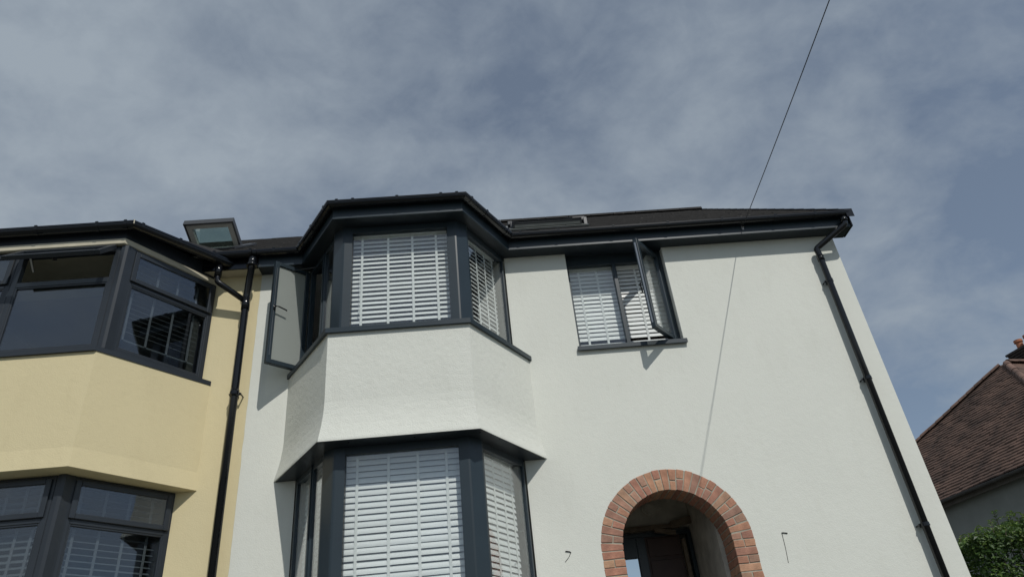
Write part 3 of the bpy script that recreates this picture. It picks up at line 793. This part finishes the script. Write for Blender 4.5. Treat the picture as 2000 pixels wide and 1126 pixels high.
def n_bay(c, a, z0, z1, zt, vent_open, label):
    line = bayline(c, a); w = holder('bay_window', yh, label)
    fl, ff, fr_ = Fr(line[0], line[1]), Fr(line[1], line[2]), Fr(line[2], line[3])
    wd = 0.055
    for f, cuts in ((ff, (0.0, 0.42, ff.len)), (fr_, (0.0, fr_.len)), (fl, (0.0, fl.len))):
        for i in range(len(cuts) - 1):
            a0, a1 = cuts[i] + (0.07 if i == 0 else 0), cuts[i + 1] - (0.07 if i == len(cuts) - 2 else 0)
            if f is fr_: a1 = f.len - 0.005
            bm = bmesh.new(); ring_frame(bm, f, a0, a1, z0, z1, wd, -0.07, 0.0, 0.004)
            lbox(bm, f, a0 + wd, a1 - wd, -0.07, -0.002, zt - 0.03, zt + 0.03, 0.003)
            obj('frame', bm, ANTH2, w)
            isopen = vent_open and f is ff and i == len(cuts) - 2
            b0, b1 = a0 + wd, a1 - wd
            if not isopen:      # closed top vent: a sash proud of the frame
                bm = bmesh.new(); ring_frame(bm, f, b0 - 0.025, b1 + 0.025, zt + 0.012, z1 - 0.03, 0.05, 0.002, 0.022, 0.005); obj('vent_sash', bm, ANTH2, w)
                pane(w, f, b0 + 0.02, b1 - 0.02, zt + 0.055, z1 - 0.075, 0.008, GLASSN)
            else:               # top-hung vent pushed out
                ang = math.radians(46); hz = z1 - 0.04; ln = hz - zt - 0.01
                def P(t, x, d): return f.p(x, 0.012 + t * math.sin(ang) + d * math.cos(ang), hz - t * math.cos(ang) + d * math.sin(ang))
                def vb(bm, ta, tb, xa, xb, da, db): hexa(bm, [P(ta, xa, da), P(ta, xb, da), P(tb, xb, da), P(tb, xa, da), P(ta, xa, db), P(ta, xb, db), P(tb, xb, db), P(tb, xa, db)], 0.004)
                bm = bmesh.new(); va, vb_ = b0 - 0.025, b1 + 0.025
                vb(bm, 0, ln, va, va + 0.055, 0, 0.05); vb(bm, 0, ln, vb_ - 0.055, vb_, 0, 0.05); vb(bm, ln - 0.055, ln, va + 0.055, vb_ - 0.055, 0, 0.05); vb(bm, 0, 0.055, va + 0.055, vb_ - 0.055, 0, 0.05)
                obj('vent_sash', bm, ANTH2, w, label='top vent sash pushed open')
                bm = bmesh.new(); hexa(bm, [P(0.05, va + .05, .02), P(.05, vb_ - .05, .02), P(ln - .05, vb_ - .05, .02), P(ln - .05, va + .05, .02), P(0.05, va + .05, .026), P(.05, vb_ - .05, .026), P(ln - .05, vb_ - .05, .026), P(ln - .05, va + .05, .026)]); obj('pane', bm, GLASSN, w)
                bm = bmesh.new(); vb(bm, 0.08, 0.10, va + 0.12, va + 0.14, -0.18, 0.0); obj('stay', bm, STEEL, w)
                bm = bmesh.new(); tube(bm, [P(ln - 0.03, (va + vb_) / 2, -0.002), P(ln - 0.03, (va + vb_) / 2, -0.03), P(ln - 0.09, (va + vb_) / 2, -0.035)], 0.009, 8); obj('handle', bm, BLACK, w)
            bm = bmesh.new(); ring_frame(bm, f, b0 - 0.004, b1 + 0.004, z0 + wd - 0.004, zt - 0.026, 0.022, -0.04, -0.006, 0.004); obj('bead', bm, ANTH2, w)
            pane(w, f, b0 + 0.01, b1 - 0.01, z0 + wd + 0.01, zt - 0.045, -0.02, GLASSN)
    for sgn in (1, -1):
        pts = [(-0.075, 0.075), (-0.075, 0.006), (-0.055, 0.004), (-0.05, -0.016), (-0.012, -0.02), (0.018, -0.012), (0.052, 0.05), (0.062, 0.066), (0.01, 0.11)]
        if sgn < 0: pts = [(-x, y) for x, y in reversed(pts)]
        cc = c if sgn > 0 else mirx(c)
        bm = bmesh.new(); prism(bm, [(cc[0] + x, cc[1] + y) for x, y in pts], z0, z1 - 0.001); obj('corner_post', bm, ANTH2, w)
    return w, ff, fr_
nu, nuf, nur = n_bay((-3.635, 6.315), (-2.985, 7.20), 3.64, 4.885, 4.47, True, 'upper bay window with a top vent pushed open')
bm = bmesh.new(); sl = bayline((-3.675, 6.240), (-2.895, WY + 0.0))
prism(bm, sl + [(-3.05, WY + 0.02), (-5.75, WY + 0.02)], 3.598, 3.634)
sweep(bm, sl, [(0.004, 3.588), (0.004, 3.638), (-0.02, 3.638), (-0.02, 3.588)]); obj('sill', bm, ANTH2, nu)
nl, nlf, nlr = n_bay((-3.77, 6.435), (-3.080, 7.215), 0.92, 2.425, 2.035, False, 'lower bay window under the yellow panel')
# cream fascia and gutter round the bay, then the party-line stretch
NF = bayline((-3.66, 6.285), (-2.975, WY + 0.04))
bm = bmesh.new(); sweep(bm, NF, [(-0.02, 4.888), (0.004, 4.888), (0.016, 4.896), (0.016, 4.957), (-0.02, 4.957)])
obj('fascia_moulding', bm, CREAM, yh)
bm = bmesh.new(); sweep(bm, NF, [(-0.02, 4.959), (0.0, 4.959), (0.0, 5.13), (-0.02, 5.13)]); obj('fascia', bm, ANTH2, yh)  # gutter's shadow on the cream fascia, put in as a dark upper board
bm = bmesh.new(); prism(bm, [(x, y + 0.005) for x, y in NF[:2]] + [(x, y + 0.005) for x, y in NF[2:]], 4.9, 4.926); obj('soffit', bm, CREAM, yh)
bm = bmesh.new(); sweep(bm, [(-9.4, 7.04), (-2.474, 7.04)], [(0, 5.0), (0, 5.17), (-0.02, 5.17), (-0.02, 5.0)]); obj('fascia', bm, BLACK, yh)
bm = bmesh.new(); box(bm, -9.4, -2.474, 7.045, WY + 0.05, 5.002, 5.016); obj('soffit', bm, CREAM, yh)
NG = [mirx((-2.74, 7.13)), mirx((-3.568, 6.215)), (-3.568, 6.215), (-2.74, 7.13)]
nbr = along(NG, 1, (0.05, 0.4, 0.78, 0.96)) + along(NG, 2, (0.06, 0.4, 0.75))
ngut = gutter(NG, yh, z=5.085, brackets=nbr)
bm = bmesh.new(); tube(bm, [(-3.536, 6.149, 5.107), (-3.534, 6.150, 5.055)], 0.006, 6); obj('joint_strip', bm, CREAM, ngut)
gutter([(-9.4, 6.976), (-2.476, 6.976)], yh, z=5.157, r=0.050, dp=0.040, brackets=along([(-9.4, 6.962), (-2.476, 6.962)], 0, (0.93, 0.99)))
bm = bmesh.new()     # bay roof of the yellow house
v = [bm.verts.new((x, y, 5.11)) for x, y in [mirx((-2.80, 7.2)), mirx((-3.6, 6.25)), (-3.6, 6.25), (-2.80, 7.2)]]
t1 = bm.verts.new((-5.0, 7.5, 5.5)); t2 = bm.verts.new((-3.8, 7.5, 5.5)); t0 = bm.verts.new((-6.0, 7.6, 5.55)); t3 = bm.verts.new((-2.80, 7.6, 5.55))
bm.faces.new((v[1], v[2], t2, t1)); bm.faces.new((v[0], v[1], t1, t0)); bm.faces.new((v[2], v[3], t3, t2)); obj('bay_roof', bm, TILE, yh)
# pipes
bm = bmesh.new(); LX, LY = -2.585, 7.10
pp = rounded([(-2.52, 6.965, 5.09), (-2.52, 6.965, 4.97), (-2.552, 7.03, 4.85), (LX, LY, 4.62), (LX, LY, GZ)], 0.06, 4)
tube(bm, pp, 0.040, 16); tube(bm, [(-2.52, 6.965, 5.085), (-2.52, 6.965, 4.985)], 0.048, 16); tube(bm, [(-2.52, 6.965, 5.0), (-2.52, 6.965, 4.965)], 0.062, 16)
tube(bm, [(LX, LY, 4.62), (LX, LY, 4.46)], 0.047, 16); tube(bm, [(LX, LY, 3.46), (LX, LY, 3.38)], 0.047, 16)
lp = obj('downpipe', bm, BLACK, yh)
for f in lp.data.polygons: f.use_smooth = len(f.vertices) == 4
clip(lp, LX, LY, 3.42, 0.044); clip(lp, LX, LY, 1.2, 0.044)
bm = bmesh.new()
tube(bm, rounded([(-2.905, 6.985, 5.06), (-2.905, 6.985, 4.805), (LX, LY, 4.575)], 0.035, 5), 0.033, 16)
tube(bm, [(-2.905, 6.985, 5.04), (-2.905, 6.985, 4.87)], 0.041, 16)
bp = obj('branch_pipe', bm, BLACK, yh)
for f in bp.data.polygons: f.use_smooth = len(f.vertices) == 4
nrf = roof(yh, -9.4, -2.472)
bm = bmesh.new(); tile_run(bm, -7.2, -2.475, 6.94, RYR - 0.05); t_ = obj('roof_tiles', bm, TILE, nrf, recalc=False); t_['kind'] = 'stuff'
roof_window(yh, -3.70, -3.10, 7.72, 8.32, math.radians(57), 'roof window pivoted wide open', kh=0.03, pivot=True)

# ================================================================== BLINDS
slat_cache = {}
def slat_mesh(w, tilt, m):
    k = (round(w, 3), tilt, m.name)
    if k in slat_cache: return slat_cache[k]
    bm = bmesh.new(); W_ = 0.05; n = 4; ct, st = math.cos(tilt), math.sin(tilt)
    top, bot = [], []
    for i in range(n + 1):
        s = -0.5 + i / n; h = 0.0035 * (1 - 4 * s * s)
        y, z = s * W_, h
        yy, zz_ = y * ct - z * st, y * st + z * ct
        for x in (0.0, w):
            top.append(bm.verts.new((x, yy, zz_ + 0.0012))); bot.append(bm.verts.new((x, yy, zz_ - 0.0012)))
    for i in range(n):
        bm.faces.new((top[2 * i], top[2 * i + 1], top[2 * i + 3], top[2 * i + 2])); bm.faces.new((bot[2 * i], bot[2 * i + 2], bot[2 * i + 3], bot[2 * i + 1]))
    bm.faces.new((top[0], bot[0], bot[1], top[1])); bm.faces.new((top[-2], top[-1], bot[-1], bot[-2]))
    bmesh.ops.recalc_face_normals(bm, faces=bm.faces)
    me = bpy.data.meshes.new('slat'); bm.to_mesh(me); bm.free(); me.materials.append(m); slat_cache[k] = me
    return me


def blind(fr, a0, a1, b, z0, z1, tilt, pitch, tapes, label, m=SLAT, tm=TAPE, wand=False, rail=True):
    P = fr.p(a0, b, 0)
    t = thing('venetian_blind', label, 'blind', (P.x, P.y, z1), 'venetian blinds hanging in the windows'); t.rotation_euler = (0, 0, fr.ang)
    w = a1 - a0; me = slat_mesh(w, math.radians(tilt), m)
    n = int((z1 - 0.05 - z0 - 0.03) / pitch)
    for i in range(n):
        o = bpy.data.objects.new('slat', me); COL.objects.link(o); o.parent = t
        o.location = (0, random.uniform(-0.001, 0.001), -(0.06 + i * pitch + random.uniform(-0.0015, 0.0015)))
        o.rotation_euler = (random.gauss(0, 0.045), random.uniform(-0.0015, 0.0015), 0)
    def local(name, bm, mm):
        bmesh.ops.recalc_face_normals(bm, faces=bm.faces)
        e = bpy.data.meshes.new(name); bm.to_mesh(e); bm.free(); e.materials.append(mm)
        o = bpy.data.objects.new(name, e); COL.objects.link(o); o.parent = t; return o
    bm = bmesh.new(); box(bm, 0, w, -0.028, 0.028, -0.045, 0.0, 0.003); local('head_rail', bm, m)
    if rail:
        bm = bmesh.new(); box(bm, 0, w, -0.026, 0.026, z0 - z1, z0 - z1 + 0.022, 0.004); local('bottom_rail', bm, m)
    yo = -0.025 * math.cos(math.radians(tilt)) - 0.003
    if tilt < 40: yo = -0.028
    for f in tapes:
        bm = bmesh.new(); x = f * w
        zs = [0.0 - 0.045 - (z1 - z0 - 0.05) * k / 12 for k in range(13)]
        for k in range(12):
            d0, d1 = 0.0008 * math.sin(k * 2.1), 0.0008 * math.sin((k + 1) * 2.1)
            hexa(bm, [Vector(q) for q in ((x - 0.0125, yo + d1, zs[k + 1]), (x + 0.0125, yo + d1, zs[k + 1]), (x + 0.0125, yo + d1 + 0.001, zs[k + 1]), (x - 0.0125, yo + d1 + 0.001, zs[k + 1]),
                                          (x - 0.0125, yo + d0, zs[k]), (x + 0.0125, yo + d0, zs[k]), (x + 0.0125, yo + d0 + 0.001, zs[k]), (x - 0.0125, yo + d0 + 0.001, zs[k]))])
        if rail: tube(bm, [(x, yo - 0.002, z0 - z1 + 0.03), (x, yo - 0.006, z0 - z1 + 0.005)], 0.011, 8)
        local('tape', bm, tm)
    if wand:
        bm = bmesh.new(); tube(bm, [(0.10, -0.045, -0.55), (0.10, -0.047, -1.02)], 0.0022, 6); tube(bm, [(0.10, -0.047, -1.02), (0.10, -0.047, -1.06)], 0.006, 8); local('cord', bm, TAPE)
    return t

T4 = (0.11, 0.38, 0.635, 0.885)
PB = 0.0565
fw = FF.len
blind(FF, 0.125, fw - 0.155, -0.105, 3.66, 4.97, 62, PB, T4, 'white slatted blind in the front pane of the upper bay window', wand=True)
blind(FRt, 0.16, FRt.len - 0.11, -0.105, 3.66, 4.97, 62, PB, (0.14, 0.42, 0.68, 0.93), 'white slatted blind in the right flank pane of the upper bay')
blind(FF, 0.125, fw - 0.145, -0.105, 0.93, 2.44, 74, PB, T4, 'closed white slatted blind in the front pane of the lower bay window')
blind(FRt, 0.16, FRt.len - 0.11, -0.105, 0.93, 2.44, 74, PB, (0.16, 0.44, 0.70, 0.92), 'white slatted blind in the right flank pane of the lower bay')
blind(FL, 0.06, FL.len - 0.17, -0.105, 0.93, 2.44, 74, PB, (0.1, 0.5, 0.9), 'white slatted blind seen edgeways in the left flank of the lower bay')
blind(WF, 0.04, 0.60, -0.115, 3.81, 4.93, 76, PB, (0.22, 0.62), 'white slatted blind behind the fixed left pane beside the open sash')
blind(WF, 0.63, 1.15, -0.115, 3.815, 4.93, 75, PB, (0.46,), 'white slatted blind uncovered behind the open right sash')
blind(nur, 0.12, nur.len - 0.10, -0.10, 3.83, 4.86, 24, PB, (0.08, 0.36, 0.63, 0.90), 'slatted blind greyed for shade in the right flank of the yellow house upper bay', SLATG, TAPEG)
blind(nlr, 0.10, nlr.len - 0.10, -0.10, 0.96, 2.40, 24, PB, (0.12, 0.38, 0.64, 0.90), 'slatted blind greyed for shade in the right flank of the yellow house lower bay', SLATG, TAPEG)
blind(nlf, 0.5, nlf.len - 0.12, -0.10, 0.96, 2.40, 40, PB, (0.12, 0.38, 0.64, 0.85), 'slatted blind greyed for shade in the front of the yellow house lower bay', SLATG, TAPEG)

# ================================================================== CABLE AND WALL STUBS
bm = bmesh.new()
A = Vector((3.40, 7.024, 5.09)); B = Vector((2.969, 3.5, 4.672)); dv = (B - A)
pts = []
for k in range(41):
    t = k / 40 * 4.0
    pts.append(A + dv * t + Vector((0, 0, 0.05 * t * (t - 1))))
tube(bm, pts, 0.0045, 8)
cb = obj('overhead_cable', bm, BLACKM); cb['label'] = 'thin black overhead cable running from the eaves up across the sky'; cb['category'] = 'cable'
bm = bmesh.new(); tube(bm, [(3.40, 7.03, 5.09), (3.40, 7.005, 5.09), (3.40, 6.995, 5.075)], 0.008, 8)
box(bm, 3.385, 3.415, 7.02, 7.029, 5.055, 5.125, 0.003); obj('cable_hook', bm, STEEL, house)

def stub(pts, label, tail, name='cable_stub'):
    bm = bmesh.new(); tube(bm, pts, 0.0050, 8); tube(bm, rounded(tail, 0.04, 3), 0.0026, 6); o = obj(name, bm, BLACKM, smooth=True); o['label'] = label; o['category'] = 'wire'; o['group'] = 'wire stubs poking out of the wall'
    return o
stub([(0.789, 7.215, 1.505), (0.789, 7.203, 1.505), (0.779, 7.203, 1.513), (0.739, 7.203, 1.520)], 'short bent black wire stub poking from the wall left of the brick arch', [(0.789, 7.204, 1.503), (0.769, 7.206, 1.466), (0.724, 7.206, 1.421)])
stub([(2.883, 7.215, 1.502), (2.883, 7.203, 1.502), (2.900, 7.203, 1.502), (2.937, 7.203, 1.494)], 'black wire stub with a long thin tail, right of the brick arch', [(2.883, 7.204, 1.500), (2.878, 7.206, 1.358), (2.865, 7.206, 1.223)])

# ================================================================== FAR TILED HOUSE
far = thing('tiled_house', 'house with a steep brown tiled hip roof and grey wall', 'house', (17.0, 20.0, -0.5))
E0 = Vector((13.67, 21.459, 5.0)); dS = Vector((-0.238, 0.971, 0)).normalized(); dN = Vector((0.971, 0.238, 0)).normalized()
def FP(s, t, h=0.0, z=None): 
    v = E0 + dS * s + dN * t; v.z = (5.0 + t + h) if z is None else z; return v
PK = (-0.54, 4.5)
SL, SR = 8.4, -5.04
bm = bmesh.new()
wall_pts = [FP(SL - 0.4, 0.4, z=0), FP(SR + 0.4, 0.4, z=0), FP(SR + 0.4, 11, z=0), FP(SL - 0.4, 11, z=0)]
prism(bm, [(p.x, p.y) for p in wall_pts], -0.6, 4.93); obj('wall', bm, GREYR, far)
bm = bmesh.new()
a = bm.verts.new(FP(SL, 0, -0.03)); b = bm.verts.new(FP(SR, 0, -0.03)); c = bm.verts.new(FP(*PK, -0.03))
r1 = bm.verts.new(FP(PK[0], 11.0, z=9.47)); fr1 = bm.verts.new(FP(SR, 11.0, z=4.97)); bk = bm.verts.new(FP(SL, 11.0, z=4.97))
bm.faces.new((a, b, c)); bm.faces.new((b, fr1, r1, c)); bm.faces.new((a, c, r1, bk)); bm.faces.new((a, bk, fr1, b)); bm.faces.new((r1, fr1, bk))
frf = obj('roof', bm, TILEB, far)
tb = bmesh.new(); rt = random.Random(3)
sq = math.sqrt(0.5)
GA = 0.150; rows = int(PK[1] / (GA * sq))
for r in range(rows):
    t = r * GA * sq - 0.05
    if t > PK[1] - 0.08: break
    tt = max(t, 0)
    s_hi = SL + (PK[0] - SL) * tt / PK[1]; s_lo = SR + (PK[0] - SR) * tt / PK[1]
    s = s_lo + (0.11 if r % 2 else 0); 
    sag = 0.0
    while s < s_hi - 0.02:
        if s + 0.165 > SR - 5:
            j = rt.uniform(-0.006, 0.010); k = rt.uniform(-0.008, 0.008); w = 0.214
            sg = -0.03 * math.sin(s * 0.55 + 1) + 0.014 * mnoise.noise(Vector((s * 0.9, r * 0.15, 0)))
            p0 = FP(s, t + k, 0.062 + j + sg); p1 = FP(s + w, t + k, 0.062 + j + sg); p2 = FP(s + w, t + 0.15, 0.012 + j + sg); p3 = FP(s, t + 0.15, 0.012 + j + sg)
            dn = Vector((0, 0, -0.034))
            hexa(tb, [p0 + dn, p1 + dn, p2 + dn, p3 + dn, p0, p1, p2, p3])
        s += 0.22
t_ = obj('roof_tiles', tb, TILEB, frf, recalc=False); t_['kind'] = 'stuff'
tb = bmesh.new()       # front slope tiles (a sliver shows past the hip)
for r in range(45):
    t = r * 0.10 * sq - 0.05
    if t > 4.4: break
    n0 = max(t, 0.0); x = n0 + (0.08 if r % 2 else 0)
    while x < 7.0:
        j = rt.uniform(-0.004, 0.006)
        def GP(tt, xx, h): v = E0 + dS * (SR + tt) + dN * xx; v.z = 5.0 + tt + h; return v
        p = [GP(t, x, 0.034 + j), GP(t, x + 0.16, 0.034 + j), GP(t + 0.13, x + 0.16, 0.012 + j), GP(t + 0.13, x, 0.012 + j)]
        dn = Vector((0, 0, -0.018)); hexa(tb, [q + dn for q in p] + p); x += 0.165
t_ = obj('roof_tiles', tb, TILEB, frf, recalc=False); t_['kind'] = 'stuff'
def hip_tiles(A, B, ln=0.36, r=0.115):
    d = (B - A); n = int(d.length / ln); u = d.normalized(); side = u.cross(Vector((0, 0, 1))).normalized(); up = side.cross(u)
    for k in range(n):
        bm = bmesh.new(); p = A + u * (k * ln); q = A + u * (k * ln + ln * 0.985); j = rt.uniform(-0.006, 0.01)
        rings = [[bm.verts.new(pt + side * (rr * math.cos(t)) + up * (rr * math.sin(t) - 0.02 + j)) for t in [math.pi * i / 8 for i in range(9)]] for pt, rr in ((p, r * 1.06), (q, r * 0.97))]
        for i in range(8): bm.faces.new((rings[0][i], rings[0][i + 1], rings[1][i + 1], rings[1][i]))
        bm.faces.new(rings[0]); bm.faces.new(rings[1])
        obj('hip_tile', bm, RIDGE, frf)
pk = FP(*PK, 0.02)
hip_tiles(FP(SL, 0, 0.02), pk); hip_tiles(FP(SR, 0, 0.02), pk); hip_tiles(FP(PK[0], 7.5, z=9.52), pk)
bm = bmesh.new()       # half-round gutter with joints
g0, g1 = FP(SL, -0.05, z=4.95), FP(SR, -0.05, z=4.95)
fr = Fr((g0.x, g0.y), (g1.x, g1.y)); 
sweep(bm, [(g0.x, g0.y), (g1.x, g1.y)], gprof(0.06, 4.93)); fg = obj('gutter', bm, mat('old_grey_gutter', (0.07, 0.066, 0.06), 0.7, var=0.3, vscale=4), far)
fj = fg.data.materials[0]
for k in range(8):
    bm = bmesh.new(); ka = k * 1.75 + 0.4; p0, p1 = fr.p(ka, 0, 0), fr.p(ka + 0.06, 0, 0)
    sweep(bm, [(p0.x, p0.y), (p1.x, p1.y)], gprof(0.066, 4.93)); obj('gutter_bracket', bm, fj, fg)
bm = bmesh.new(); lbox(bm, Fr((FP(SL, 0.12, z=0).x, FP(SL, 0.12, z=0).y), (FP(SR, 0.12, z=0).x, FP(SR, 0.12, z=0).y)), 0, SL - SR, -0.06, 0, 4.78, 4.97); obj('fascia', bm, mat('weathered_fascia', (0.10, 0.09, 0.075), 0.8, var=0.2), far)
bm = bmesh.new()
def sbx(bm, s0, s1, t0, t1, z0, z1, bev=0.0):
    hexa(bm, [FP(s0, t0, z=z0), FP(s1, t0, z=z0), FP(s1, t1, z=z0), FP(s0, t1, z=z0), FP(s0, t0, z=z1), FP(s1, t0, z=z1), FP(s1, t1, z=z1), FP(s0, t1, z=z1)], bev)
cs, ct = -0.42, 6.05
sbx(bm, cs - 0.40, cs + 0.40, ct - 0.30, ct + 0.30, 9.0, 9.83)
for k in range(4):
    sbx(bm, cs - 0.40 - 0.035 * (k + 1), cs + 0.40 + 0.035 * (k + 1), ct - 0.30 - 0.05 * (k + 1), ct + 0.30 + 0.05 * (k + 1), 9.831 + 0.075 * k, 9.831 + 0.073 + 0.075 * k)
sbx(bm, cs - 0.3, cs + 0.3, ct - 0.22, ct + 0.22, 10.13, 10.25)
chim = obj('chimney', bm, STACK, frf)
bm = bmesh.new()
for s_ in (cs - 0.2, cs + 0.2):
    p = FP(s_, ct, z=10.23); tube(bm, [p, p + Vector((0, 0, 0.26)), p + Vector((0, 0, 0.27)), p + Vector((0, 0, 0.36))], 0.12, 16, radii=[0.12, 0.11, 0.145, 0.145])
obj('chimney_pot', bm, TERRA, frf)

# ================================================================== HEDGE
hedge = thing('hedge', 'leafy green hedge with arching shoots below the tiled roof', 'hedge', (10.8, 13.6, -0.5))
rh = random.Random(21)
verts, faces, tone = [], [], []
def leaf(p, d, n, ln, wd, tn):
    d = d.normalized(); s = d.cross(n)
    if s.length < 1e-4: return
    s.normalize(); n2 = s.cross(d); i = len(verts)
    verts.extend([p, p + d * ln * 0.45 + s * wd * 0.5 + n2 * wd * 0.12, p + d * ln - n2 * ln * 0.12, p + d * ln * 0.45 - s * wd * 0.5 + n2 * wd * 0.12])
    faces.append((i, i + 1, i + 2)); faces.append((i, i + 2, i + 3)); tone.extend([tn] * 4)
def top_z(x, y):
    return 2.50 + 0.16 * (x - 9.6) + 0.28 * mnoise.noise(Vector((x * 0.9, y * 0.9, 1.0))) + 0.16 * mnoise.noise(Vector((x * 2.6, y * 2.6, 5.0)))
X0, X1, Y0, Y1 = 8.1, 13.6, 12.3, 14.8
cnt = 0
for k in range(42000):
    x, y = rh.uniform(X0, X1), rh.uniform(Y0, Y1); zt = top_z(x, y)
    face = rh.random()
    if face < 0.40:
        z = zt - abs(rh.gauss(0, 0.10))
    elif face < 0.85:
        y = Y0 + abs(rh.gauss(0, 0.16)) + 0.30 * mnoise.noise(Vector((x * 1.3, 0, 0.4 + 1.1 * rh.random()))); z = rh.uniform(0.6, zt)
    else:
        x = X0 + abs(rh.gauss(0, 0.16)); z = rh.uniform(0.6, top_z(x, y))
    cl = mnoise.noise(Vector((x * 2.2, y * 2.2, z * 2.2)))
    if cl < -0.30 and rh.random() < 0.6: continue
    d = Vector((rh.gauss(0, 1), rh.gauss(0, 1) - 0.5, rh.gauss(0, 0.6) - 0.25)); n = Vector((rh.gauss(0, 0.5), rh.gauss(0, 0.5) - 0.5, 1.0))
    ln = rh.uniform(0.035, 0.125)
    leaf(Vector((x, y, z)), d, n, ln, ln * rh.uniform(0.4, 0.6), min(1, max(0, (0.62 if face < 0.4 else 0.40) + 0.5 * cl + rh.gauss(0, 0.18))))  # sunlit crown put into the colour: top leaves get a brighter tone
stems = bmesh.new()
for k in range(130):        # arching new shoots with paired leaflets
    x, y = rh.uniform(X0 + 0.05, X1), rh.uniform(Y0 - 0.05, Y1); z = top_z(x, y) - 0.10
    az = rh.uniform(0, 2 * math.pi); h = rh.uniform(0.12, 0.34) if k > 25 else rh.uniform(0.30, 0.48); reach = rh.uniform(0.15, 0.42)
    pts = []
    for i in range(9):
        t = i / 8; pts.append(Vector((x + math.cos(az) * reach * t, y + math.sin(az) * reach * t, z + h * (2.2 * t - 1.35 * t * t))))
    tube(stems, pts, 0.004, 4, radii=[0.006 - 0.0005 * i for i in range(9)])
    for i in range(2, 9):
        dd = (pts[i] - pts[i - 1]).normalized(); sd = dd.cross(Vector((0, 0, 1)))
        for sg in (-1, 1):
            leaf(pts[i], sd * sg + dd * 0.7 + Vector((0, 0, -0.15)), Vector((0, 0, 1)), rh.uniform(0.06, 0.10), 0.035, min(1, max(0, rh.gauss(0.75, 0.15))))
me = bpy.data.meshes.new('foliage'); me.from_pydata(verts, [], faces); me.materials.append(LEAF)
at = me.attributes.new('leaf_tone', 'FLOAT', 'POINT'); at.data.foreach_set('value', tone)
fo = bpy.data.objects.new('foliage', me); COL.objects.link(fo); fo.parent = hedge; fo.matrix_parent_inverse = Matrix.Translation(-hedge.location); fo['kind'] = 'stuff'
for k in range(14):
    x, y = rh.uniform(X0 + 0.2, X1 - 0.2), rh.uniform(Y0 + 0.2, Y1 - 0.2); z = -0.55
    for b_ in range(6):
        tx, ty = x + rh.gauss(0, 0.3), y + rh.gauss(0, 0.3)
        tube(stems, [(x, y, z), (x * 0.6 + tx * 0.4, y * 0.6 + ty * 0.4, 0.8), (tx, ty, top_z(tx, ty) - 0.25)], 0.02, 5, radii=[0.035, 0.02, 0.008])
obj('stems', stems, BARK, hedge)
